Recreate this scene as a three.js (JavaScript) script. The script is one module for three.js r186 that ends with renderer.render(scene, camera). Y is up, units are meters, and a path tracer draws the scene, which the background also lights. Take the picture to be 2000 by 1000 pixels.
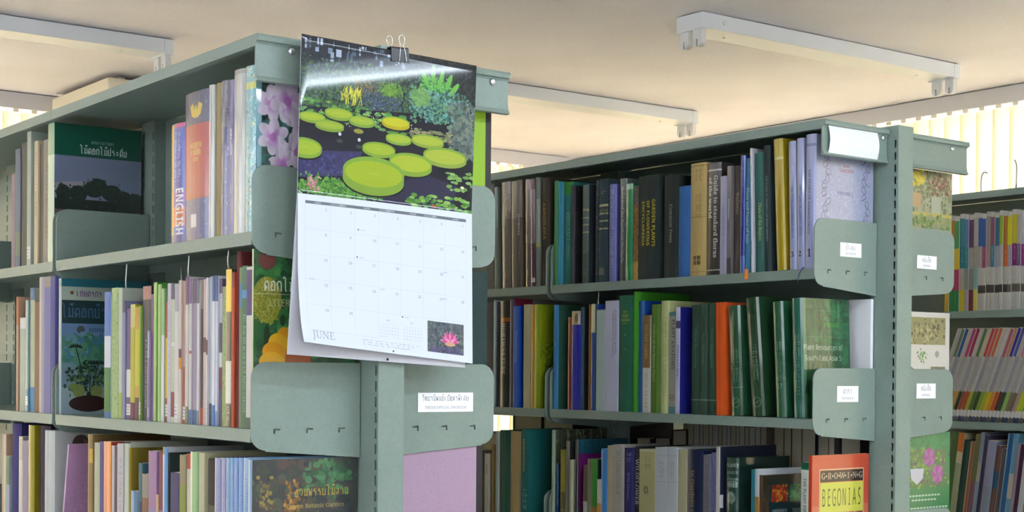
import * as THREE from 'three';
import { mergeGeometries } from 'three/addons/utils/BufferGeometryUtils.js';
import { RoundedBoxGeometry } from 'three/addons/geometries/RoundedBoxGeometry.js';
import { RectAreaLightUniformsLib } from 'three/addons/lights/RectAreaLightUniformsLib.js';

// ---------------------------------------------------------------- camera, sky, exposure
// u runs along the bookcases away to the left, v across them away to the right, h up: x = -u, y = h, z = -v
const scene = new THREE.Scene();
const renderer = new THREE.WebGLRenderer({ antialias: true });
renderer.toneMapping = THREE.LinearToneMapping;
renderer.toneMappingExposure = 1.74;
renderer.shadowMap.enabled = true;
RectAreaLightUniformsLib.init();
const P3 = (u, v, h) => new THREE.Vector3(-u, h, -v);
const CAM = { f: 2929.27, cy: 756.37, yaw: 0.9251, pitch: -0.0107, roll: 0.0076, u: -2.1541, v: -1.1038, h: 1.5326 };
const fwd = new THREE.Vector3(), rgt = new THREE.Vector3(), upv = new THREE.Vector3();
{
  const sy = Math.sin(CAM.yaw), cy = Math.cos(CAM.yaw), sp = Math.sin(CAM.pitch), cp = Math.cos(CAM.pitch), sr = Math.sin(CAM.roll), cr = Math.cos(CAM.roll);
  const F = P3(sy, cy, 0), R = P3(-cy, sy, 0), U = P3(0, 0, 1);
  fwd.copy(F).multiplyScalar(cp).addScaledVector(U, sp);
  const U2 = U.clone().multiplyScalar(cp).addScaledVector(F, -sp);
  rgt.copy(R).multiplyScalar(cr).addScaledVector(U2, sr);
  upv.copy(U2).multiplyScalar(cr).addScaledVector(R, -sr);
}
const camera = new THREE.PerspectiveCamera(2 * Math.atan(CAM.cy / CAM.f) * 180 / Math.PI, 2000 / (2 * CAM.cy), 0.05, 60);
camera.setViewOffset(2000, 2 * CAM.cy, 0, 0, 2000, 1000);
camera.position.copy(P3(CAM.u, CAM.v, CAM.h));
camera.quaternion.setFromRotationMatrix(new THREE.Matrix4().makeBasis(rgt, upv, fwd.clone().negate()));
scene.background = new THREE.Color(0.86, 0.93, 1.0);          // hazy white sky behind the blinds
scene.backgroundIntensity = 3.6;
const sun = new THREE.DirectionalLight(new THREE.Color(1.0, 0.99, 0.97), 55);   // overhead sun, added so the unseen yard outside brightens the ceiling; too high to shine in
sun.position.set(3, 25, 2); sun.target.position.set(2, 0, 0); sun.castShadow = true; sun.shadow.radius = 1;
Object.assign(sun.shadow.camera, { left: -14, right: 14, top: 14, bottom: -14, near: 1, far: 50 }); scene.add(sun, sun.target);
const LAMP_POWER = 25, LAMP_COLOR = [0.76, 0.88, 1.0];        // the lit battens on the reader's side of the room
const LAMP_SPOTS = [[-1.34, 0.35], [-2.56, 1.0], [-2.56, -1.6]];

// ---------------------------------------------------------------- helpers
let seed = 7;
const rnd = () => { seed = (seed * 1664525 + 1013904223) >>> 0; return seed / 4294967296; };
const rr = (a, b) => a + (b - a) * rnd();
const used = {};
const numbered = (n) => { const k = used[n] = (used[n] ?? -1) + 1; return k ? n + '_' + String(k).padStart(3, '0') : n; };
function tag(o, label, category, group, kind) {
  if (label) o.userData.label = label;
  if (category) o.userData.category = category;
  if (group) o.userData.group = group;
  if (kind) o.userData.kind = kind;
  return o;
}
function mesh(name, geo, mat, parent) {
  const m = new THREE.Mesh(geo, mat); m.name = parent === scene ? numbered(name) : name;
  m.castShadow = m.receiveShadow = true; parent.add(m); return m;
}
function thing(name, label, category, group) {
  const g = new THREE.Group(); g.name = numbered(name); scene.add(g); return tag(g, label, category, group);
}
const struct = (name, geo, mat) => { const m = new THREE.Mesh(geo, mat); m.name = name; m.castShadow = m.receiveShadow = true; m.userData.kind = 'structure'; scene.add(m); return m; };
// a box between two (u, v, h) corners
function box(u0, u1, v0, v1, h0, h1) {
  const g = new THREE.BoxGeometry(Math.abs(u1 - u0), Math.abs(h1 - h0), Math.abs(v1 - v0));
  g.translate(-(u0 + u1) / 2, (h0 + h1) / 2, -(v0 + v1) / 2); return g;
}
function rbox(u0, u1, v0, v1, h0, h1, r = 0.002) {
  const g = new RoundedBoxGeometry(Math.abs(u1 - u0), Math.abs(h1 - h0), Math.abs(v1 - v0), 2, r);
  g.translate(-(u0 + u1) / 2, (h0 + h1) / 2, -(v0 + v1) / 2); return g;
}
const merge = (list) => mergeGeometries(list.map((g) => g.index ? g.toNonIndexed() : g));
const tube = (pts, r, n = 24, seg = 6) => new THREE.TubeGeometry(new THREE.CatmullRomCurve3(pts), n, r, seg, false);
function canvas(w, h) { const c = document.createElement('canvas'); c.width = w; c.height = h; return c; }
function ctexture(c) { const t = new THREE.CanvasTexture(c); t.colorSpace = THREE.SRGBColorSpace; t.anisotropy = 8; t.magFilter = THREE.LinearFilter; return t; }
const smooth = (t) => t * t * (3 - 2 * t);
function noiseGrid(n, cell, s) {                    // tiling value noise, n x n
  let sd = s; const r = () => { sd = (sd * 1664525 + 1013904223) >>> 0; return sd / 4294967296; };
  const m = Math.max(1, Math.round(n / cell)), g = Array.from({ length: m * m }, r), out = new Float32Array(n * n);
  for (let y = 0; y < n; y++) for (let x = 0; x < n; x++) {
    const fx = x / n * m, fy = y / n * m, ix = Math.floor(fx), iy = Math.floor(fy), tx = smooth(fx - ix), ty = smooth(fy - iy);
    const a = g[iy % m * m + ix % m], b = g[iy % m * m + (ix + 1) % m], c = g[(iy + 1) % m * m + ix % m], d = g[(iy + 1) % m * m + (ix + 1) % m];
    out[y * n + x] = (a * (1 - tx) + b * tx) * (1 - ty) + (c * (1 - tx) + d * tx) * ty;
  }
  return out;
}
function noiseTexture(n, layers, map, srgb) {       // layers [[cell, weight]...]; map(value 0..1) -> [r, g, b] 0..255
  const sum = new Float32Array(n * n); let tot = 0;
  layers.forEach(([c, w], i) => { const g = noiseGrid(n, c, 11 + 37 * i); for (let k = 0; k < n * n; k++) sum[k] += g[k] * w; tot += w; });
  const d = new Uint8Array(n * n * 4);
  for (let k = 0; k < n * n; k++) { const c = map(sum[k] / tot); d[4 * k] = c[0]; d[4 * k + 1] = c[1]; d[4 * k + 2] = c[2]; d[4 * k + 3] = 255; }
  const t = new THREE.DataTexture(d, n, n); t.magFilter = THREE.LinearFilter; t.minFilter = THREE.LinearMipmapLinearFilter; t.generateMipmaps = true;
  t.wrapS = t.wrapT = THREE.RepeatWrapping; if (srgb) t.colorSpace = THREE.SRGBColorSpace; t.needsUpdate = true; return t;
}
const std = (c, roughness = 0.6, more = {}) => new THREE.MeshPhysicalMaterial({ color: c, roughness, ...more });
// planar uv in metres from the dominant axis of each face
function uvMetres(g) {
  const q = g.index ? g.toNonIndexed() : g, p = q.attributes.position, n = q.attributes.normal, uv = new Float32Array(p.count * 2);
  for (let i = 0; i < p.count; i++) {
    const ax = Math.abs(n.getX(i)), ay = Math.abs(n.getY(i)), az = Math.abs(n.getZ(i));
    const [a, b] = ax >= ay && ax >= az ? [p.getZ(i), p.getY(i)] : ay >= az ? [p.getX(i), p.getZ(i)] : [p.getX(i), p.getY(i)];
    uv[2 * i] = a; uv[2 * i + 1] = b;
  }
  q.setAttribute('uv', new THREE.BufferAttribute(uv, 2)); return q;
}

// ---- pixel -> point: a ray through a photo pixel meets a plane of the thing that is there
function ray(x, y) {
  const d = fwd.clone().addScaledVector(rgt, (x - 1000) / CAM.f).addScaledVector(upv, -(y - CAM.cy) / CAM.f);
  return { u: -d.x, v: -d.z, h: d.y };
}
class Frame {
  constructor(ou, ov, turn) { this.ou = ou; this.ov = ov; this.c = Math.cos(turn); this.s = Math.sin(turn); this.ry = -turn; }
  local(u, v) { const a = u - this.ou, b = v - this.ov; return [this.c * a + this.s * b, -this.s * a + this.c * b]; }
  world(lu, lv) { return [this.ou + this.c * lu - this.s * lv, this.ov + this.s * lu + this.c * lv]; }
  onV(x, y, v) { const d = ray(x, y), [cu, cv] = this.local(CAM.u, CAM.v), du = this.c * d.u + this.s * d.v, dv = -this.s * d.u + this.c * d.v, t = (v - cv) / dv; return { u: cu + du * t, v, h: CAM.h + d.h * t }; }
  onU(x, y, u) { const d = ray(x, y), [cu, cv] = this.local(CAM.u, CAM.v), du = this.c * d.u + this.s * d.v, dv = -this.s * d.u + this.c * d.v, t = (u - cu) / du; return { u, v: cv + dv * t, h: CAM.h + d.h * t }; }
  place(o, lu, lv, h) { const [u, v] = this.world(lu, lv); o.position.copy(P3(u, v, h)); o.rotation.y = this.ry; return o; }
}
const FA = new Frame(0, 0, 0), FB = new Frame(-0.03, 1.2847, -0.0153), FC = new Frame(0, 2.58, 0);
const HT = 2.06, H1 = 1.752, PITCH = 0.315, WID = 0.478, BAY = 0.8775;

// ---------------------------------------------------------------- materials
const speck = noiseTexture(256, [[2, 1], [5, 0.8], [40, 0.5]], (v) => { const k = 236 + 19 * v; return [k, k, k]; }, true); speck.repeat.set(4, 4);
const grain = noiseTexture(256, [[2, 1], [6, 0.6]], (v) => [255 * v, 255 * v, 255 * v]); grain.repeat.set(6, 6);
const M = {
  steel: std(new THREE.Color(0x7f9087), 0.42, { map: speck, bumpMap: grain, bumpScale: 0.0001 }),
  screw: std(0xc9cdcf, 0.25, { metalness: 0.9 }),
  wire: std(0x9aa09c, 0.3, { metalness: 0.85 }),
  paper: std(0xe0e2e4, 0.7),
  pages: std(0xd9cfb8, 0.85),
  pagesWhite: std(0xe0ddd6, 0.85),
  enamel: std(0xdfe3ea, 0.35),
  holder: std(0xdcdcde, 0.4),
  ceiling: std(0xf8f4fb, 0.9, { map: noiseTexture(512, [[3, 1], [60, 0.8], [170, 1]], (v) => { const k = 240 + 15 * v; return [k, k, k - 1]; }, true), bumpMap: grain, bumpScale: 0.0006 }),
  yard: std(0xc2c7d0, 0.9),
  wall: std(0xf0eeea, 0.85, { bumpMap: grain, bumpScale: 0.0004 }),
  floor: std(0xdedbd8, 0.45, { map: speck }),
  slat: new THREE.MeshPhysicalMaterial({ color: 0xf4e2ba, roughness: 1, transmission: 0.2, thickness: 0, side: THREE.DoubleSide }),
  rail: std(0xd5d3d6, 0.45),
  clipTag: std(0xf6efdc, 0.4),
  glass: new THREE.MeshPhysicalMaterial({ color: 0xffffff, roughness: 0, transmission: 1, thickness: 0 }),
  frame: std(0xb9b6ae, 0.4),
  tubeLit: new THREE.MeshStandardMaterial({ color: 0xffffff, emissive: new THREE.Color(...LAMP_COLOR), emissiveIntensity: 14, roughness: 0.4 }),
  blackMetal: std(0x17181a, 0.35),
  boxUnit: std(0xe2dac4, 0.55),
};

// ---------------------------------------------------------------- the room
const RU0 = -4.3, RU1 = 3.74, RV0 = -3.2, RV1 = 3.77, RH = 2.6;
struct('floor', uvMetres(box(RU0 - .2, RU1 + .2, RV0 - .2, RV1 + .2, -0.12, 0)), M.floor);
struct('bounce_ground', uvMetres(box(-16, 12, -12, 12, -0.5, -0.13)), M.yard);  // unseen sunlit yard, added to bounce light up onto the ceiling
struct('ceiling', uvMetres(box(RU0 - .2, RU1 + .2, RV0 - .2, RV1 + .2, RH, RH + 0.15)), M.ceiling);
const WIN = [0.75, 2.5];
function wallWithOpening(name, along, a0, a1, at, w0, w1, sill = WIN[0]) {       // along 'u' or 'v'
  const b = (p0, p1, h0, h1) => along === 'u' ? box(p0, p1, at, at + (at > 0 ? .15 : -.15), h0, h1) : box(at, at + (at > 0 ? .15 : -.15), p0, p1, h0, h1);
  return struct(name, uvMetres(merge([b(a0, w0, 0, RH), b(w1, a1, 0, RH), b(w0, w1, 0, sill), b(w0, w1, WIN[1], RH)])), M.wall);
}
const OPEN = { right: [-3.2, 3.45], back: [-2.4, 3.4], front: [-1.4, -0.5], left: [-3.6, 3.5] };
wallWithOpening('wall_right', 'u', RU0, RU1, RV1, ...OPEN.right);
wallWithOpening('wall_back', 'v', RV0, RV1, RU1, ...OPEN.back);
wallWithOpening('wall_front', 'v', RV0, RV1, RU0, ...OPEN.front);
wallWithOpening('wall_left', 'u', RU0, RU1, RV0, ...OPEN.left, 1.95);  // unseen left opening, set high and left clear to brighten the ceiling
function windowUnit(n, along, at, w0, w1, sill = WIN[0]) {
  const g = new THREE.Group(); g.name = 'window_' + n; g.userData.kind = 'structure'; scene.add(g);
  const off = at > 0 ? 0.06 : -0.06, b = (p0, p1, h0, h1, t = 0.04) => along === 'u' ? box(p0, p1, at + off, at + off + t, h0, h1) : box(at + off, at + off + t, p0, p1, h0, h1);
  const bars = [b(w0, w1, sill, sill + .05), b(w0, w1, WIN[1] - .05, WIN[1])], k = 4;
  for (let i = 0; i <= k; i++) { const p = w0 + (w1 - w0 - .05) * i / k; bars.push(b(p, p + .05, sill + .05, WIN[1] - .05)); }
  mesh('window_frame', merge(bars), M.frame, g);
  for (let i = 0; i < k; i++) { const p = w0 + (w1 - w0 - .05) * i / k; mesh('pane', b(p + .05, p + (w1 - w0 - .05) / k, sill + .05, WIN[1] - .05, 0.004), M.glass, g); }
}
windowUnit(1, 'u', RV1, ...OPEN.right); windowUnit(2, 'v', RU1, ...OPEN.back); windowUnit(3, 'v', RU0, ...OPEN.front); windowUnit(4, 'u', RV0, ...OPEN.left, 1.95);  // the last, out of view, is shaped to throw light on the ceiling

// vertical blinds: rail, slats one by one, carriers
function blind(label, along, at, p0, p1, sgn) {     // sgn: which way the room lies
  const t = thing('vertical_blind', label, 'blind');
  const b = (a0, a1, d0, d1, h0, h1) => along === 'u' ? box(a0, a1, at + sgn * d0, at + sgn * d1, h0, h1) : box(at + sgn * d0, at + sgn * d1, a0, a1, h0, h1);
  mesh('head_rail', merge([b(p0, p1, 0.02, 0.085, 2.552, 2.594), b(p0, p1, 0.085, 0.092, 2.536, 2.597), b(p0, p1, 0.013, 0.02, 2.536, 2.597)]), M.rail, t);
  const n = Math.floor((p1 - p0 - .02) / 0.0725), slatGeo = new THREE.BoxGeometry(0.088, 1.84, 0.0012), carGeo = new THREE.BoxGeometry(0.022, 0.014, 0.006);
  { // a slight bow across each slat
    const g = new THREE.PlaneGeometry(0.088, 1.84, 6, 1), p = g.attributes.position;
    for (let i = 0; i < p.count; i++) p.setZ(i, 0.004 * (1 - (p.getX(i) / 0.044) ** 2));
    g.computeVertexNormals(); slatGeo.copy(g);
  }
  for (let i = 0; i < n; i++) {
    const a = p0 + 0.045 + i * 0.0725, tilt = 0.12 + 0.03 * (rnd() - .5);
    const s = mesh('slat', slatGeo, M.slat, t), c = mesh('carrier', carGeo, M.clipTag, t);
    const at2 = at + sgn * 0.052;
    if (along === 'u') { s.position.copy(P3(a, at2, 1.606)); c.position.copy(P3(a, at2 - sgn * -0.03, 2.53)); s.rotation.y = c.rotation.y = (sgn < 0 ? 0 : Math.PI) + tilt; }
    else { s.position.copy(P3(at2, a, 1.606)); c.position.copy(P3(at2 + sgn * .03, a, 2.53)); s.rotation.y = c.rotation.y = Math.PI / 2 + tilt; }
  }
  return t;
}
blind('cream vertical slat blind behind the shelf with thin coloured magazines', 'u', RV1, -3.25, 3.66, -1);
blind('cream vertical slat blind beneath the cream box at the ceiling', 'v', RU1, -2.45, 3.6, -1);

// ---------------------------------------------------------------- ceiling battens
function batten(label, u0, v0, len, lit) {
  const t = thing('fluorescent_batten', label, 'ceiling light', lit ? undefined : 'tubeless ceiling battens');
  t.position.copy(P3(u0, v0, RH));
  const w = 0.108, b = (a0, a1, c0, c1, h0, h1, r) => rbox(a0, a1, c0, c1, h0, h1, r);
  mesh('housing', b(-w / 2, w / 2, 0, len, -0.05, -0.003, 0.003), M.enamel, t);
  mesh('end_cap', b(-w / 2 - .002, w / 2 + .002, -0.004, 0.03, -0.053, -0.004, 0.003), M.enamel, t);
  mesh('end_cap', b(-w / 2 - .002, w / 2 + .002, len - .03, len + .004, -0.053, -0.004, 0.003), M.enamel, t);
  const sh = new THREE.Shape(); sh.moveTo(-.017, 0); sh.lineTo(.017, 0); sh.lineTo(.017, -.032); sh.absarc(0, -.032, .017, 0, Math.PI, true); sh.lineTo(-.017, 0);
  const slot = new THREE.Path(); slot.moveTo(-.0025, -.028); slot.lineTo(.0025, -.028); slot.lineTo(.0025, -.048); slot.lineTo(-.0025, -.048); sh.holes.push(slot);
  const hg = new THREE.ExtrudeGeometry(sh, { depth: 0.018, bevelEnabled: true, bevelSize: 0.0015, bevelThickness: 0.0015, bevelSegments: 1, curveSegments: 8 });
  for (const du of [-0.028, 0.028]) for (const v of [0.012, len - .012]) {
    const h = mesh('lamp_holder', hg, M.holder, t); h.position.copy(P3(du, v + .009, -0.053));
    mesh('contact', box(-.007, .007, -.0005, .0005, -.034, -.03), M.screw, h);
  }
  const sg = new THREE.SphereGeometry(0.005, 8, 6); sg.scale(1, 0.5, 1);
  for (const v of [0.15, len - .15]) mesh('screw', sg, M.screw, t).position.copy(P3(0.01, v, -0.0505));
  const kg = new THREE.CylinderGeometry(0.008, 0.008, 0.003, 14); kg.rotateZ(Math.PI / 2);
  mesh('knockout', kg, M.holder, t).position.copy(P3(-w / 2 - .001, 0.09, -0.026));
  if (lit) {
    const tg = new THREE.CylinderGeometry(0.013, 0.013, len - .05, 14); tg.rotateX(Math.PI / 2);
    for (const du of [-0.028, 0.028]) mesh('lit_tube', tg, M.tubeLit, t).position.copy(P3(du, len / 2, -0.085));
    const L = new THREE.RectAreaLight(new THREE.Color(...LAMP_COLOR), LAMP_POWER, 0.09, len - .06); L.name = 'batten_light';
    L.position.copy(P3(u0, v0 + len / 2, RH - 0.102)); L.rotation.x = -Math.PI / 2; scene.add(L);
  }
  return t;
}
batten('white tubeless ceiling batten with both lamp-holder ends in plain view', 1.10, 2.0, 1.22, false);
batten('white tubeless ceiling batten partly hidden behind the calendar bookcase top', 2.34, 1.96, 1.22, false);
batten('white tubeless ceiling batten above the cream box at the ceiling', 2.45, -0.28, 1.22, false);
LAMP_SPOTS.forEach(([u, v], i) => batten(['lit white ceiling batten with two tubes facing the calendar', 'lit white ceiling batten on the right, behind the reading side', 'lit white ceiling batten on the left, behind the reading side'][i], u, v, 1.22, true));

{ // the box-shaped unit hung just under the ceiling
  const t = thing('ceiling_unit', 'cream box-shaped unit hung just under the ceiling by the blind', 'ceiling unit');
  const sh = new THREE.Shape(); sh.moveTo(0, 0); sh.lineTo(0.55, 0); sh.lineTo(0.55, -0.24); sh.lineTo(-0.05, -0.24); sh.lineTo(0, 0);
  const g = new THREE.ExtrudeGeometry(sh, { depth: 0.95, bevelEnabled: true, bevelSize: 0.004, bevelThickness: 0.004, bevelSegments: 1 });
  g.rotateY(Math.PI);                     // local x -> -x (u), z -> -z (v)
  g.translate(-3.05, 2.576, -0.985); mesh('casing', g, M.boxUnit, t);
  for (const u of [3.12, 3.52]) for (const v of [1.06, 1.85]) mesh('hanger', box(u - .012, u + .012, v - .012, v + .012, 2.57, 2.599), M.frame, t);
}

// ---------------------------------------------------------------- bookcases
function plateGeo(side, hTop, hFront, hPost, v0, v1, holes, thick = 0.0022) {   // end plate in the v-h plane; v0 = outer edge, v1 = post side
  const sh = new THREE.Shape(), r = 0.026, s = Math.sign(v1 - v0), L = Math.abs(v1 - v0);
  sh.moveTo(r, hTop); sh.lineTo(L, hTop); sh.lineTo(L, hPost); sh.lineTo(r, hFront + (hPost - hFront) * r / L);
  sh.absarc(r, hFront + r, r, -Math.PI / 2, -Math.PI, true); sh.lineTo(0, hTop - r); sh.absarc(r, hTop - r, r, Math.PI, Math.PI / 2, true);
  for (const p of holes) {
    const q = new THREE.Path(), y = 0.001;
    [[p - .006, y], [p + .006, y - .001], [p + .006, y - .0035], [p - .003, y - .003], [p - .0035, y - .009], [p - .0065, y - .009]].forEach(([a, b], i) => i ? q.lineTo(a, b) : q.moveTo(a, b));
    q.closePath(); sh.holes.push(q);
  }
  const g = new THREE.ExtrudeGeometry(sh, { depth: thick, bevelEnabled: true, bevelSize: 0.0004, bevelThickness: 0.0004, bevelSegments: 1, curveSegments: 6 });
  // shape x -> v, y -> h, extrude -> u
  const p = g.attributes.position;
  for (let i = 0; i < p.count; i++) { const a = p.getX(i), b = p.getY(i), c = p.getZ(i); p.setXYZ(i, -c, b, -(v0 + s * a)); }
  if (s > 0) { // keep outward winding
    const n = g.index ? g.toNonIndexed() : g; const q = n.attributes.position;
    for (let i = 0; i < q.count; i += 3) { const t = [q.getX(i), q.getY(i), q.getZ(i)]; q.setXYZ(i, q.getX(i + 2), q.getY(i + 2), q.getZ(i + 2)); q.setXYZ(i + 2, ...t); }
    n.computeVertexNormals(); return uvMetres(n);
  }
  g.computeVertexNormals(); return uvMetres(g);
}
const PV0 = 0.203, PV1 = 0.253;      // post in v
function postGeo(u0, u1, top, oneSided) {
  const w = 0.002, side = (v) => {
    const sh = new THREE.Shape(); sh.moveTo(u0, 0.02); sh.lineTo(u1, 0.02); sh.lineTo(u1, top); sh.lineTo(u0, top); sh.closePath();
    for (const uc of (oneSided ? [u0 + 0.0085] : [u0 + 0.0085, u1 - 0.0085])) for (let h = 0.9; h < top - .03; h += 0.026) {
      const q = new THREE.Path(); q.moveTo(uc - .0026, h); q.lineTo(uc + .0026, h); q.lineTo(uc + .0026, h + .0165); q.lineTo(uc - .0026, h + .0165); q.closePath(); sh.holes.push(q);
    }
    const g = new THREE.ExtrudeGeometry(sh, { depth: w, bevelEnabled: false });
    g.rotateY(Math.PI); g.translate(0, 0, -v); return g;       // x -> -u, z -> -v
  };
  return uvMetres(merge([side(PV0), side(PV1 - w), box(u0, u0 + w, PV0 + w, PV1 - w, 0.02, top), box(u1 - w, u1, PV0 + w, PV1 - w, 0.02, top), box(u0 - .004, u1 + .004, PV0 - .15, PV1 + .15, 0, 0.02)]));
}
function canopyEnd(u, v0, v1) {       // rolled top, flat plate, flared lower lip; swept across v
  const pr = [[0, 0], [-.006, -.001], [-.008, -.005], [-.007, -.011], [-.002, -.012], [0, -.016], [0, -.055], [-.0015, -.066], [-.005, -.072], [-.0055, -.0735], [.0025, -.0745], [.0035, -.06], [.0035, 0]];
  const sh = new THREE.Shape(pr.map(([a, b]) => new THREE.Vector2(a, b)));
  const g = new THREE.ExtrudeGeometry(sh, { depth: Math.abs(v1 - v0), bevelEnabled: true, bevelSize: 0.0003, bevelThickness: 0.0003, bevelSegments: 1 });
  g.rotateY(Math.PI); g.translate(-u, HT, -Math.min(v0, v1)); return uvMetres(g);
}
function screwHead(parent, u, v, h) { const g = new THREE.SphereGeometry(0.0065, 12, 8); g.scale(0.55, 1, 1); const s = mesh('screw', g, M.screw, parent); s.position.copy(P3(u, v, h)); }
function bookcase(F, label, opt) {
  const t = thing('library_bookcase', label, 'bookcase'); F.place(t, 0, 0, 0);
  const { shelfTops, u0 = 0, bays = 2, far = 0.15 } = opt, plates = [];
  for (let b = 0; b <= bays; b++) { const uc = u0 + b * BAY; if (b === 0) mesh('post', postGeo(uc - .055, uc + .015, HT + .006, true), M.steel, t); else mesh('post', postGeo(uc - .035, uc + .035, HT + .004), M.steel, t); }
  for (let b = 0; b < bays; b++) {
    const a0 = u0 + b * BAY + (b ? 0.009 : 0), a1 = u0 + (b + 1) * BAY - .009;
    for (const sd of [0, 1]) {
      const vO = sd ? WID : 0, vI = sd ? PV1 + .002 : PV0 - .002, s = sd ? -1 : 1;
      for (const h of shelfTops) {
        const g = uvMetres(merge([box(a0 + .003, a1 - .003, vO + s * .0015, vI, h - .0015, h), box(a0 + .003, a1 - .003, vO, vO + s * .0015, h - .021, h), box(a0 + .003, a1 - .003, vO + s * .0015, vO + s * .012, h - .021, h - .0195), box(a0 + .003, a1 - .003, vI - s * .0015, vI, h - .018, h - .0015)]));
        mesh('shelf', g, M.steel, t);
        for (const [k, ue] of [[0, a0 - .0002], [1, a1 - .0022]]) {
          const m = mesh('end_plate', plateGeo(sd, 0.107, -0.034, -0.05, vO, vI, k === 0 && b === 0 ? [0.046, 0.106, 0.166] : []), M.steel, t);
          m.position.set(-ue, h, 0);
        }
      }
      const c0 = b ? a0 - .0085 : a0 - .0215, c1 = a1 + .0085, vo = vO - s * .008;
      mesh('canopy', uvMetres(merge([box(c0, c1, vo + s * .0015, .2272 - s * .0006, HT - .0015, HT), box(c0, c1, vo, vo + s * .0015, HT - .019, HT), box(c0, c1, vo + s * .0015, vo + s * .014, HT - .019, HT - .0175)])), M.steel, t);
      if (b === 0) { const e = mesh('canopy_end', canopyEnd(c0 - .0038, vo, vI + (sd ? 0 : 0)), M.steel, t); screwHead(e, c0 - .0055, opt.screws[sd], HT - .02); }
    }
  }
  const [p0, p1] = opt.panel;
  for (let b = 0; b < bays; b++) mesh('back_panel', uvMetres(box(u0 + b * BAY + (b ? .036 : .016), u0 + (b + 1) * BAY - .036, .2265, .2278, p0, p1)), M.steel, t);  // beyond the calendar bookcase these are added to block backlight
  return t;
}
const tops = [H1, H1 - PITCH, H1 - 2 * PITCH, H1 - 3 * PITCH, H1 - 4 * PITCH, 0.16];
bookcase(FA, 'grey-green steel library bookcase with the calendar hung on its end', { shelfTops: tops, bays: 3, screws: [.054, .452], panel: [0.1, HT - .003] });
bookcase(FB, 'grey-green steel library bookcase with white card in its end holder', { shelfTops: tops, bays: 2, screws: [.187, .43], panel: [H1 - PITCH - .02, HT - .003] });
const CTOPS = [1.718, 1.396, 1.081, 0.766, 0.451, 0.14];
bookcase(FC, 'grey-green steel library bookcase standing before the window blind', { shelfTops: CTOPS, u0: -0.66, bays: 3, screws: [.054, .43], panel: [0.1, HT - .003] });

// ---------------------------------------------------------------- print: stroke lettering for Thai, texture atlases
const TH = {
  'ก': [[.2, 1, .2, .5, .05, .35, .35, .05, .75, .05, .9, .3, .9, 1]], 'ด': [[.4, .8, .3, .7, .4, .55, .5, .7, .2, 1, .12, .5, .3, .1, .7, .05, .9, .3, .9, 1]],
  'อ': [[.3, .5, .2, .4, .3, .3, .4, .4, .15, .5, .15, .95, .85, .95, .85, .2, .6, .03, .15, .15]], 'ไ': [[.7, 1, .5, .9, .5, -.3, .2, -.45, .1, -.3]], 'ใ': [[.7, 1, .5, .9, .5, -.3, .25, -.45, .15, -.3, .3, -.2]],
  'ม': [[.1, .1, .3, .1, .25, .9, .1, .95, .3, .85, .9, .95, .9, .05]], 'ว': [[.6, .9, .8, .8, .85, .3, .6, .03, .15, .2]], 'ท': [[.1, .1, .25, .12, .2, 1, .6, .1, .9, .2, .9, 1]],
  'ย': [[.3, .1, .12, .15, .3, .45, .15, .6, .15, .95, .85, .95, .85, .05]], 'า': [[.2, .25, .5, .03, .75, .3, .75, 1]], 'น': [[.1, .1, .28, .12, .25, .95, .7, .85, .95, .95, .85, .8, .85, .05]],
  'พ': [[.05, .1, .2, .15, .25, 1, .5, .4, .75, 1, .9, .05]], 'ธ': [[.2, .15, .7, .05, .3, .4, .85, .5, .85, .95, .15, .95, .15, .5]], 'ป': [[.05, .1, .22, .12, .15, .95, .85, .95, .85, -.3]],
  'ญ': [[.1, 1, .1, .3, .25, .05, .45, .2, .45, 1, .9, 1, .9, .05]], 'ห': [[.05, .1, .25, .15, .2, 1, .6, .35, .85, .5, .85, 1], [.6, .3, .75, .1, .9, .15]], 'เ': [[.3, .05, .3, .85, .5, .9]],
  'ศ': [[.4, .8, .3, .6, .2, 1, .12, .5, .3, .1, .7, .05, 1, -.15], [.85, .15, .9, 1]], 'ษ': [[.05, .1, .22, .12, .15, .95, .85, .95, .85, .05], [.5, .5, 1, .4]], 'ง': [[.6, .1, .75, .2, .75, .7, .5, .95, .1, .6]],
  'ร': [[.2, .25, .6, .05, .25, .35, .75, .45, .7, .95]], 'ะ': [[.2, .3, .5, .4, .7, .2], [.2, .7, .5, .8, .7, .6]], 'บ': [[.05, .1, .22, .12, .15, .95, .85, .95, .85, .05]], 'ส': [[.4, .6, .2, .6, .2, 1], [.2, .6, .4, .25, .8, .3, .85, 1], [.7, .3, 1, 0]],
  'ล': [[.4, .7, .2, .6, .2, 1, .15, .5, .4, .25, .8, .3, .85, 1]], 'ต': [[.4, .8, .3, .6, .2, 1, .12, .4, .3, .1, .5, .2, .7, .05, .9, .3, .9, 1]], 'ำ': [[.2, .25, .5, .03, .75, .3, .75, 1], [-.05, -.25, .1, -.25]],
};
const MARKS = { '้': [.4, -.3, .6, -.45, .75, -.25, .95, -.45], 'ิ': [.1, -.1, .5, -.35, .9, -.1], 'ั': [.3, -.2, .6, -.1, .95, -.4], '์': [.5, -.2, .6, -.4, .9, -.45], 'ี': [.1, -.1, .5, -.35, .9, -.1, .9, -.4], 'ื': [.1, -.1, .5, -.35, .9, -.1, .9, -.4, .7, -.4], '่': [.7, -.2, .7, -.45] };
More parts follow.
